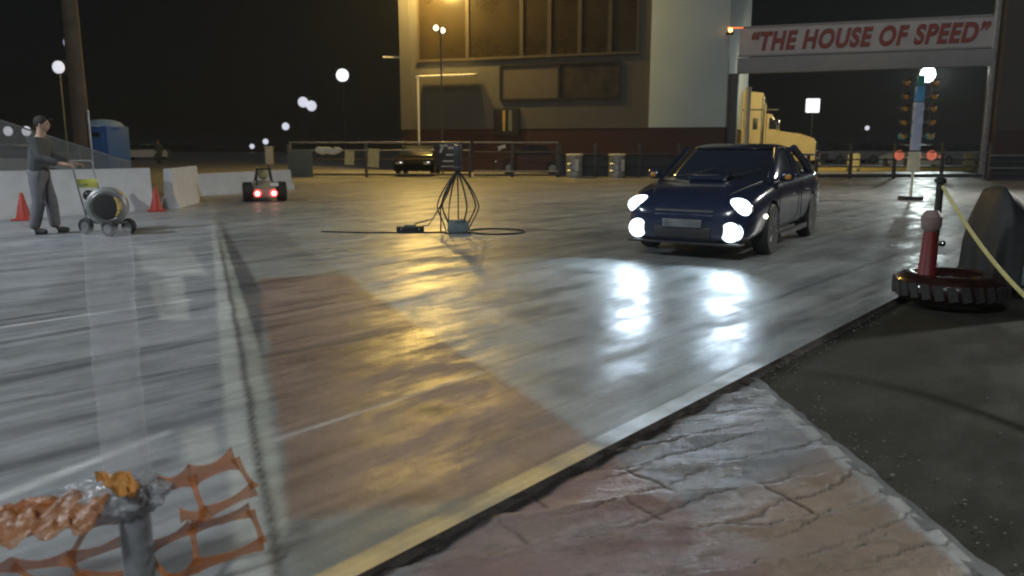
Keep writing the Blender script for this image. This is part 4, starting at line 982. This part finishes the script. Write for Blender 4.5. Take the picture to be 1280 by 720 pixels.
# distant yard lights on the left
for u, v, Y, r, mm, lab in ((428, 94, 75, .62, 'led', 'brightest of the white yard lights left of the tower'),
                            (384, 130, 90, .62, 'led_dim', 'oval white yard light below and left of the brightest one'),
                            (357, 158, 110, .55, 'led_dim', 'small white yard light above the rail fence end'),
                            (332, 177, 130, .5, 'led_dim', 'tiny white yard light low on the horizon, right one of two'),
                            (315, 183, 150, .5, 'led_dim', 'tiny white yard light low on the horizon, left one of two'),
                            (73, 84, 48, .40, 'led_dim', 'white yard light on a slim post left of the wooden pole')):
    h = W(u, v, Y); hs_ = [h] if u != 384 else [h + Vector((-.45, 0, .2)), h + Vector((.45, 0, -.2))]
    lamp_post('yard_light', lab, (h.x + .05, Y, 0), hs_, .09 if u != 73 else .07, M[mm], r, 'yard lights over the far track', mast='dark_rail' if u != 73 else 'grey_metal')
h = W(85, 53, 60); lamp_post('yard_light', 'faint high yard light half hidden beside the wooden pole', (h.x + .05, 60, 0), [h], .08, mat('led_faint', (1, 1, 1), .3, emit=(.5, .5, .9), estr=.35), .4, 'yard lights over the far track', mast='dark_rail')
for u, lab in ((10, 'pale strip lamp seen through the mesh screen, left one of two'), (33, 'pale strip lamp seen through the mesh screen, right one of two')):
    h = W(u, 164, 34); lamp_post('strip_lamp', lab, (h.x, 34, 0), [h], .04, M['led_dim'], .22, 'strip lamps behind the mesh screen', mast='dark_rail', square=False)
# small far lights beyond the gateway
h = W(1084, 160, 90); lamp_post('far_lamp', 'small white far lamp between the square lamp and the starting lights', (h.x, 90, 0), [h], .05, M['led_dim'], .28, mast='dark_rail')
h = W(1048, 193, 40); 
# yellow kerb beyond
ka = W(1030, 211, 44); kb = W(1228, 211, 44)
o = MB().box(((ka.x + kb.x) / 2, 44, .14), (kb.x - ka.x + 1, .35, .28), bev=.03).build('yellow_kerb', M['kerb_yellow']); tag(o, kind='structure')
for u, lab in ((1066, 'pale yellow box standing on the kerb left of the starting lights'), (1210, 'pale yellow box standing on the kerb right of the starting lights')):
    p = W(u, 200, 43.6); tag(MB().box((0, 0, .5), (.62, .2, .75), bev=.04).box((0, 0, .9), (.5, .22, .08), bev=.02).box((0, 0, .08), (.3, .3, .16)).build('marker_box', M['yellow_poster'], loc=(p.x, 43.5, .02)), lab, 'marker box')

# ---------------------------------------------------------------- starting lights
tp = G(1138, 250); ct_ = root('starting_lights', 'tall starting light tree with amber lamps on both sides of a blue centre post', 'starting lights', tp)
zt = lambda v: W(1138, v, tp.y).z
MB().box((0, 0, .05), (.5, .4, .1), bev=.02).build('base', M['black_metal'], ct_)
MB().cyl((0, 0, .1), (0, 0, zt(215)), .035, n=12).build('lower_post', M['cream_post'], ct_)
MB().box((0, 0, (zt(215) + zt(190)) / 2), (.3, .12, zt(190) - zt(215)), bev=.02).build('lower_panel', M['cream_post'], ct_)
MB().box((0, 0, (zt(188) + zt(128)) / 2), (.24, .12, zt(128) - zt(188)), bev=.02).build('centre_panel', M['tree_lilac'], ct_)
MB().box((0, 0, (zt(127) + zt(108)) / 2), (.22, .12, zt(108) - zt(127)), bev=.02).build('blue_panel', M['tree_blue'], ct_)
MB().box((0, 0, (zt(107) + zt(94)) / 2), (.18, .1, zt(94) - zt(107)), bev=.02).build('top_cap', M['tree_teal'], ct_)
for i, v in enumerate((104, 121, 136, 153, 170, 194)):
    for s_ in (-1, 1):
        x = s_ * .36 if v != 194 else s_ * .42; z = zt(v); last = v == 194
        l_ = MB().lathe([(.085, .07), (.095, -.06), (.08, -.075), (.002, -.075)], (x, 0, z), axis=(0, 1, 0), n=20).build('lamp_hood', M['black_metal'] if v != 170 else M['tree_teal'], ct_)
        MB().ball((x, -.06, z), .078 if not last else .13, (1, .4, 1), 14).build('bulb', M['red_glow'] if last else M['amber_lens'], l_)
        MB().box((s_ * .22, .02, z), (.24, .04, .04)).build('bracket', M['grey_metal'], l_)
        MB().box((x, -.13, z + .085), (.17, .15, .02), rx=-.15).build('visor', M['black_metal'], l_)

# ---------------------------------------------------------------- small race car with tail lights
dp = G(330, 249.5); dg_ = root('small_race_car', 'small low race car seen from behind with two glowing red tail lights', 'race car', dp, R(90 + 20))
# local +x forward
MB().prism([(-.9, .12), (-.95, .34), (-.3, .52), (.5, .38), (1.7, .2), (1.75, .1)], -.26, .26, 'xz').build('body', M['dragster_body'], dg_)
ck = MB(); 
for y in (-.2, .2): ck.tube([(-.7, y, .4), (-.6, y * .8, .82), (-.35, y * .7, .88), (.1, y, .5)], .022)
ck.tube([(-.6, -.16, .82), (-.6, .16, .82)], .022); ck.build('roll_cage', M['black_metal'], dg_)
MB().ball((-.3, 0, .68), .14, (1.1, 1, 1.1)).build('helmet', M['smoke_yellow'], dg_)
for s_ in (1, -1):
    MB().lathe([(.002, -.12), (.22, -.12), (.25, -.09), (.25, .09), (.22, .12), (.002, .12)], (-.6, .42 * s_, .25), axis=(0, 1, 0)).build('rear_wheel', M['black_rubber'], dg_)
    MB().lathe([(.002, -.04), (.19, -.04), (.2, 0), (.19, .04), (.002, .04)], (1.5, .4 * s_, .2), axis=(0, 1, 0)).build('front_wheel', M['black_rubber'], dg_)
    t_ = MB().ball((-.99, .20 * s_, .22), .095, (.3, 1, 1)).build('tail_light', M['tail_rim'], dg_); MB().ball((-1.01, .20 * s_, .22), .055, (.5, 1, 1)).build('bulb', M['tail_core'], t_)
MB().box((-1.0, -.22, .44), (.04, .2, .09), bev=.01).build('number_plate', M['white_paint'], dg_)
MB().cyl((-.6, -.4, .25), (-.6, .4, .25), .03).cyl((1.5, -.4, .2), (1.5, .4, .2), .02).build('axle', M['grey_metal'], dg_)

# ---------------------------------------------------------------- right foreground: tyre base with post, cone, rope, covered machine
rp = G(1195, 386, 0.0); YB = rp.y + .35
c0 = Vector((G(1195, 380).x, YB, 0))
ty = root('tyre_base', 'dark red glossy tyre lying flat under the rope post', 'tyre', c0)
MB().torus((0, 0, .14), .34, .15, sc=.9, n=48, k=16).build('tyre_ring', M['dark_red_rubber'], ty)
MB().lathe([(.002, .05), (.24, .05), (.25, .12), (.2, .16), (.002, .17)], n=36).build('hub_plate', M['black_rubber'], ty)
tr_ = MB()
for k in range(28):
    a = k * 2 * math.pi / 28; tr_.box((.482 * math.cos(a), .482 * math.sin(a), .14), (.02, .075, .13), rz=a, rx=.25)
tr_.build('tread_blocks', M['black_rubber'], ty)
pb = W(1164, 345, YB - .05)
ps = root('rope_post', 'black rope post with red sleeve and white band standing in the tyre', 'post', (pb.x, YB - .05, .17))
zt2 = W(1167, 229, YB).z - .17
MB().cyl((.02, .03, 0), (.02, .03, zt2), .032, n=18).lathe([(.032, zt2), (.05, zt2 + .01), (.05, zt2 + .04), (.02, zt2 + .06)], (.02, .03, 0)).build('post_tube', M['black_metal'], ps)
zc2 = W(1158, 262, YB).z - .17
MB().lathe([(.10, 0), (.085, .03), (.055, zc2 * .75), (.05, zc2 * .78)], (-.06, -.03, 0)).build('red_sleeve', M['red_plastic'], ps)
MB().lathe([(.055, zc2 * .72), (.085, zc2 * .78), (.09, zc2 * .92), (.05, zc2)], (-.06, -.03, 0)).build('white_band', mat('band_pink', (.22, .16, .155), .5), ps)
MB().cyl((.02,.03,.36),(.02,.03,.40),.042,n=16).ball((.075, .0, .38), .03).build('clip', M['chrome'], ps)
# rope + second post outside
ra = Vector((pb.x + .03, YB - .05, .17 + zt2 - .03)); rb = W(1400, 475, 4.2)
pts = []
for j in range(25):
    t = j / 24; q = ra.lerp(rb, t); q.z += -.16 * math.sin(t * math.pi) * (1 - t * .3); pts.append(q)
rpo = MB().tube(pts, .016, 10).build('yellow_rope', M['rope']); tag(rpo, 'pale yellow rope sagging from the black post to the right edge', 'rope')
ps2 = root('rope_post', 'second black rope post holding the near end of the yellow rope', 'post', (rb.x, rb.y, DROP))
MB().cyl((0, 0, 0), (0, 0, rb.z - DROP + .08), .032, n=16).build('post_tube', M['black_metal'], ps2); MB().lathe([(.2, 0), (.2, .04), (.05, .07)]).build('post_foot', M['black_rubber'], ps2)
# covered machine
cm = Vector((G(1240, 352).x, W(1250, 300, 7.9).y, 0)); cvr = root('covered_machine', 'machine under a dark grey tarpaulin with a pointed top behind the tyre', 'machine', (cm.x, cm.y, 0), R(-8))
zz = lambda v: W(1250, v, cm.y).z
bm = bmesh.new(); prof = []
def hgt(x):   # x from -.42 to 1.3
    P = [(-.47, .62), (-.44, .86), (-.37, zz(231)), (-.30, zz(240)), (-.12, zz(258)), (.12, zz(282)), (.35, zz(305)), (.9, .45), (1.3, .3)]
    for (a, za_), (b, zb2) in zip(P, P[1:]):
        if x <= b: return za_ + (zb2 - za_) * (x - a) / (b - a)
    return .3
nx, ny = 60, 30; gridv = []
for i in range(nx + 1):
    x = -.47 + 1.77 * i / nx; row = []
    for j in range(ny + 1):
        y = -.4 + .8 * j / ny; e_ = max(0, abs(y) - .16) / .24; h = hgt(x) * (1 - .25 * e_ ** 2)
        nz_ = mnoise.noise(Vector((x * 4, y * 4, 1))) * .035 + mnoise.noise(Vector((x * 11, y * 9, 5))) * .014
        row.append(bm.verts.new((x + nz_ * .6, y + nz_, max(.12, h + nz_))))
    gridv.append(row)
for i in range(nx):
    for j in range(ny): bm.faces.new((gridv[i][j], gridv[i + 1][j], gridv[i + 1][j + 1], gridv[i][j + 1]))
# skirt
bd = [gridv[i][0] for i in range(nx + 1)] + [gridv[nx][j] for j in range(1, ny + 1)] + [gridv[i][ny] for i in range(nx - 1, -1, -1)] + [gridv[0][j] for j in range(ny - 1, 0, -1)]
prev = bd
for lvl in range(1, 6):
    nxt = []
    for q, v in enumerate(bd):
        t = lvl / 5; c = v.co; w = 1 + .05 * t; f = .02 * math.sin(q * .55) * t
        nxt.append(bm.verts.new((c.x * w + f, c.y * w + f * .7, c.z * (1 - t) + .1 * t)))
    for q in range(len(bd)): bm.faces.new((prev[q], prev[(q + 1) % len(bd)], nxt[(q + 1) % len(bd)], nxt[q]))
    prev = nxt
mb = MB(); mb.bm.free(); mb.bm = bm; mb.build('tarpaulin', M['tarp'], cvr, smooth=60)
for x in (-.25, .9):
    for y in (-.28, .28): MB().torus((x, y, .11), .075, .035, (0, 1, 0)).build('wheel', M['black_rubber'], cvr)
MB().box((.3, 0, .14), (1.4, .5, .06)).build('chassis', M['black_metal'], cvr)
MB().box((-.15, -.45, .22), (.18, .03, .2), bev=.02).build('side_plate', M['box_grey'], cvr)

# ---------------------------------------------------------------- bottom left: post wrapped in clear film with orange netting
YP = 2.35
pq = W(168, 640, YP); wp = root('wrapped_post', 'grey post wrapped in clear crumpled film in the bottom left corner', 'post', (pq.x, YP, DROP + .06))
ztp = W(168, 612, YP).z
MB().cyl((0, 0, 0), (0, 0, ztp), .047, n=28).build('post_tube', mat('post_grey', (.22, .23, .26), .35, var=.3, scale=14), wp)
fl = MB(); random.seed(9)
bmesh.ops.create_icosphere(fl.bm, subdivisions=5, radius=1)
for v in fl.bm.verts:
    n_ = v.co.copy(); d = mnoise.noise(n_ * 2.1) * .30 + abs(mnoise.noise(n_ * 5)) * .26 + mnoise.noise(n_ * 12) * .07
    v.co = Vector((n_.x * .115, n_.y * .08, n_.z * .065)) * (1 + d)
    v.co += Vector((-.02 + .1 * max(0, -n_.x) * -1, 0, ztp - .03 - .02 * max(0, -n_.x)))
fl.build('crumpled_film', M['crumpled_film'], wp, smooth=180)
z600 = ztp + .01; ztt = W(160, 292, YP).z
tb_ = MB(); nseg = 40
for a_, r_a in ((0, .068),):
    rings = []
    for i in range(nseg + 1):
        z = z600 + (ztt - z600) * i / nseg; ring = []
        for k in range(32):
            a = 2 * math.pi * k / 32; rr = .068 * (1 + .06 * math.sin(a * 3 + z * 5) + .03 * math.sin(z * 30 + a))
            ring.append(tb_.bm.verts.new((rr * math.cos(a) - .01, rr * .8 * math.sin(a), z)))
        rings.append(ring)
    for a, b in zip(rings, rings[1:]):
        for k in range(32): tb_.bm.faces.new((a[k], a[(k + 1) % 32], b[(k + 1) % 32], b[k]))
tb_.build('clear_sleeve', M['clear_film'], wp, smooth=180)
# orange netting: a sagging sheet with large holes
def net(lab, x0, x1, ztopf, zbot, y0, y1, seed, nx=5, nz=4):
    r = random.Random(seed); mb = MB(); P = {}
    for i in range(nx + 1):
        for j in range(nz + 1):
            fx = i / nx; fz = j / nz; x = x0 + (x1 - x0) * fx + r.uniform(-.045, .045) + (.5 * (x1 - x0) / nx if j % 2 else 0) * .6
            zt_ = ztopf(fx); z = zt_ + (zbot - zt_) * fz + r.uniform(-.02, .03) + .05 * fx
            P[i, j] = Vector((x, y0 + (y1 - y0) * fx + r.uniform(-.03, .03) + .03 * math.sin(fx * 7), z))
    def strand(a, b, w):
        d = (b - a); m = (a + b) / 2 + Vector((0, r.uniform(-.01, .01), -.006)); prev = None
        for q in range(7):
            t = q / 6; p = a.lerp(m, t * 2) if t < .5 else m.lerp(b, t * 2 - 1); ww = w * (1 + 1.1 * abs(2 * t - 1) ** 2.5)
            n_ = d.cross(Vector((0, 1, 0))).normalized() * ww; y = Vector((0, .003, 0))
            cur = [mb.bm.verts.new(p + n_ - y), mb.bm.verts.new(p - n_ - y), mb.bm.verts.new(p - n_ + y), mb.bm.verts.new(p + n_ + y)]
            if prev:
                for k in range(4): mb.bm.faces.new((prev[k], prev[(k + 1) % 4], cur[(k + 1) % 4], cur[k]))
            prev = cur
    for i in range(nx + 1):
        for j in range(nz + 1):
            if i < nx: strand(P[i, j], P[i + 1, j], .013 if j else .02)
            if j < nz and r.random() < .55: strand(P[i, j], P[i, j + 1], .008)
    o = mb.build('orange_netting', M['orange_net'], smooth=30); tag(o, lab, 'safety net', 'orange safety netting either side of the wrapped post'); return o
net('orange plastic safety netting left of the film wrapped post', W(-140, 640, YP).x, pq.x - .03, lambda f: W(0, 655 - 22 * f, YP).z, DROP + .1, YP - .12, YP, 1, nx=5, nz=3)
net('orange plastic safety netting right of the film wrapped post', pq.x + .05, W(286, 600, YP + .1).x, lambda f: W(0, 620 - 12 * f, YP).z, DROP + .1, YP + .02, YP + .15, 5, nx=2, nz=3)
# orange rag on top of the film
rg = MB(); P = [(132, 572), (150, 578), (178, 582), (180, 592), (160, 600), (140, 588)]
bmesh.ops.create_grid(rg.bm, x_segments=18, y_segments=10, size=1)
for v in rg.bm.verts:
    x, y = v.co.x, v.co.y; yw = y * (.5 + .4 * math.sin(x * 2.2 + 1)); v.co = Vector((x * .062, -.09 + yw * .03 + .012 * math.sin(x * 6), ztp + .05 - x * .022 + yw * .02 + .03 * mnoise.noise(Vector((x * 2.2, y * 2.4, 0)))))
bmesh.ops.solidify(rg.bm, geom=rg.bm.faces[:], thickness=.004)
rg_o = rg.build('orange_rag', mat('orange_rag', (.55, .25, .06), .6, var=.3, scale=30), loc=(pq.x, YP, DROP + .06), smooth=60)
tag(rg_o, 'small orange rag draped on the crumpled film', 'rag')
# crumpled pale orange sheet lying on the net to the left
sh = MB(); bmesh.ops.create_grid(sh.bm, x_segments=60, y_segments=24, size=1)
sA = W(-40, 655, YP - .1); sB = W(132, 628, YP - .1)
for v in sh.bm.verts:
    x, y = v.co.x, v.co.y; f = (x + 1) / 2; c = sA.lerp(sB, f); n_ = mnoise.noise(Vector((x * 4, y * 2, 2))) * .05 + mnoise.noise(Vector((x * 10, y * 6, 7))) * .02
    v.co = Vector((c.x, c.y + y * .09 + n_ * .5, c.z + y * .022 + n_ * .7 - .02 * y * y))
bmesh.ops.solidify(sh.bm, geom=sh.bm.faces[:], thickness=.004)
tag(sh.build('crumpled_sheet', clear_mat('sheet_orange', .55, (.42, .17, .06), .4), smooth=60), 'crumpled pale orange sheet folded over the netting in the bottom left', 'sheet')

gv = MB(); r = random.Random(21)
for i in range(900):
    if i < 420: q = K0 + KD * r.uniform(-1.5, 6) - KN * abs(r.gauss(0, .05) + .035); z = DROP + .006
    elif i < 760: q = A + LD * r.uniform(-.2, 4.5) + nrm * (r.gauss(.10, .16)); z = DROP + .008
    else: q = A + LD * r.uniform(0, 3.5) + nrm * r.uniform(-1.2, 2.5); z = DROP + .006
    sz = r.uniform(.002, .008) * (1.6 if r.random() < .06 else 1)
    bmesh.ops.create_icosphere(gv.bm, subdivisions=1, radius=sz, matrix=Matrix.Translation((q.x, q.y, z + sz * .3)) @ Matrix.Rotation(r.random() * 6, 4, 'Z') @ Matrix.Diagonal((1, r.uniform(.6, 1.2), .6, 1)))
tag(gv.build('loose_gravel', mat('gravel', (.16, .15, .14), .8, var=.6, scale=40), smooth=0), kind='stuff')
hz = MB(); hz.box((0, 900, 8), (3600, 3800, 18.2))
mh = bpy.data.materials.new('haze'); mh.use_nodes = True; hn = mh.node_tree; hn.nodes.clear()
pv = hn.nodes.new('ShaderNodeVolumePrincipled'); pv.inputs['Color'].default_value = (.9, .9, .9, 1); pv.inputs['Density'].default_value = .0006; pv.inputs['Anisotropy'].default_value = .45
ho = hn.nodes.new('ShaderNodeOutputMaterial'); hn.links.new(pv.outputs[0], ho.inputs['Volume'])
tag(hz.build('haze', mh, smooth=0), kind='stuff')

# ---------------------------------------------------------------- world, yard lighting, camera
w = bpy.data.worlds.new('World'); S.world = w; w.use_nodes = True
nt = w.node_tree; bg = nt.nodes['Background']; sky = nt.nodes.new('ShaderNodeTexSky'); sky.sky_type = 'NISHITA'; sky.sun_disc = False
SUN_EL, SUN_AZ = R(38), R(200)   # flood light from behind the camera (azimuth measured clockwise from +y)
sky.sun_elevation = SUN_EL; sky.sun_rotation = SUN_AZ; nt.links.new(sky.outputs[0], bg.inputs[0]); bg.inputs[1].default_value = .0006
sd = Vector((math.sin(SUN_AZ) * math.cos(SUN_EL), math.cos(SUN_AZ) * math.cos(SUN_EL), math.sin(SUN_EL)))
sl = bpy.data.lights.new('sun', 'SUN'); sl.energy = .20; sl.angle = R(14); sl.color = (.93, 1.0, 1.0)
so = bpy.data.objects.new('sun', sl); COL.objects.link(so); so.rotation_euler = (-sd).to_track_quat('-Z', 'Y').to_euler(); so.location = (0, 0, 30)
# yard flood pole off to the right whose light throws the shadows towards the camera's left
flood_pole('tall yard flood light out to the right of the pad', (25, 23, 0), 10, (2, 5, 0), 11000, (.97, .96, .9))
flood_pole('tall yard flood light behind the cracked strip', (-4, -8, 0), 12, (-1, 14, 0), 3900, (.93, 1, .99), size=.9)
flood_pole('tall yard flood light out to the left of the pad', (-15, 9, 0), 9, (-4, 7, 0), 4200, (.84, .93, 1))

cam = bpy.data.cameras.new('Camera'); co = bpy.data.objects.new('Camera', cam); COL.objects.link(co)
co.location = (0, 0, EYE); co.rotation_euler = (math.pi / 2 - PITCH, 0, 0); cam.lens = 28.125; cam.sensor_width = 36; cam.clip_end = 5000; cam.clip_start = .05
cam.dof.use_dof = True; cam.dof.focus_distance = 6.5; cam.dof.aperture_fstop = 2.2
S.camera = co
S.view_settings.view_transform = 'Standard'; S.view_settings.look = 'None'; S.view_settings.gamma = 1; S.view_settings.exposure = 0
S.cycles.sample_clamp_indirect = 4; S.cycles.filter_width = 2.0; S.cycles.transparent_max_bounces = 12
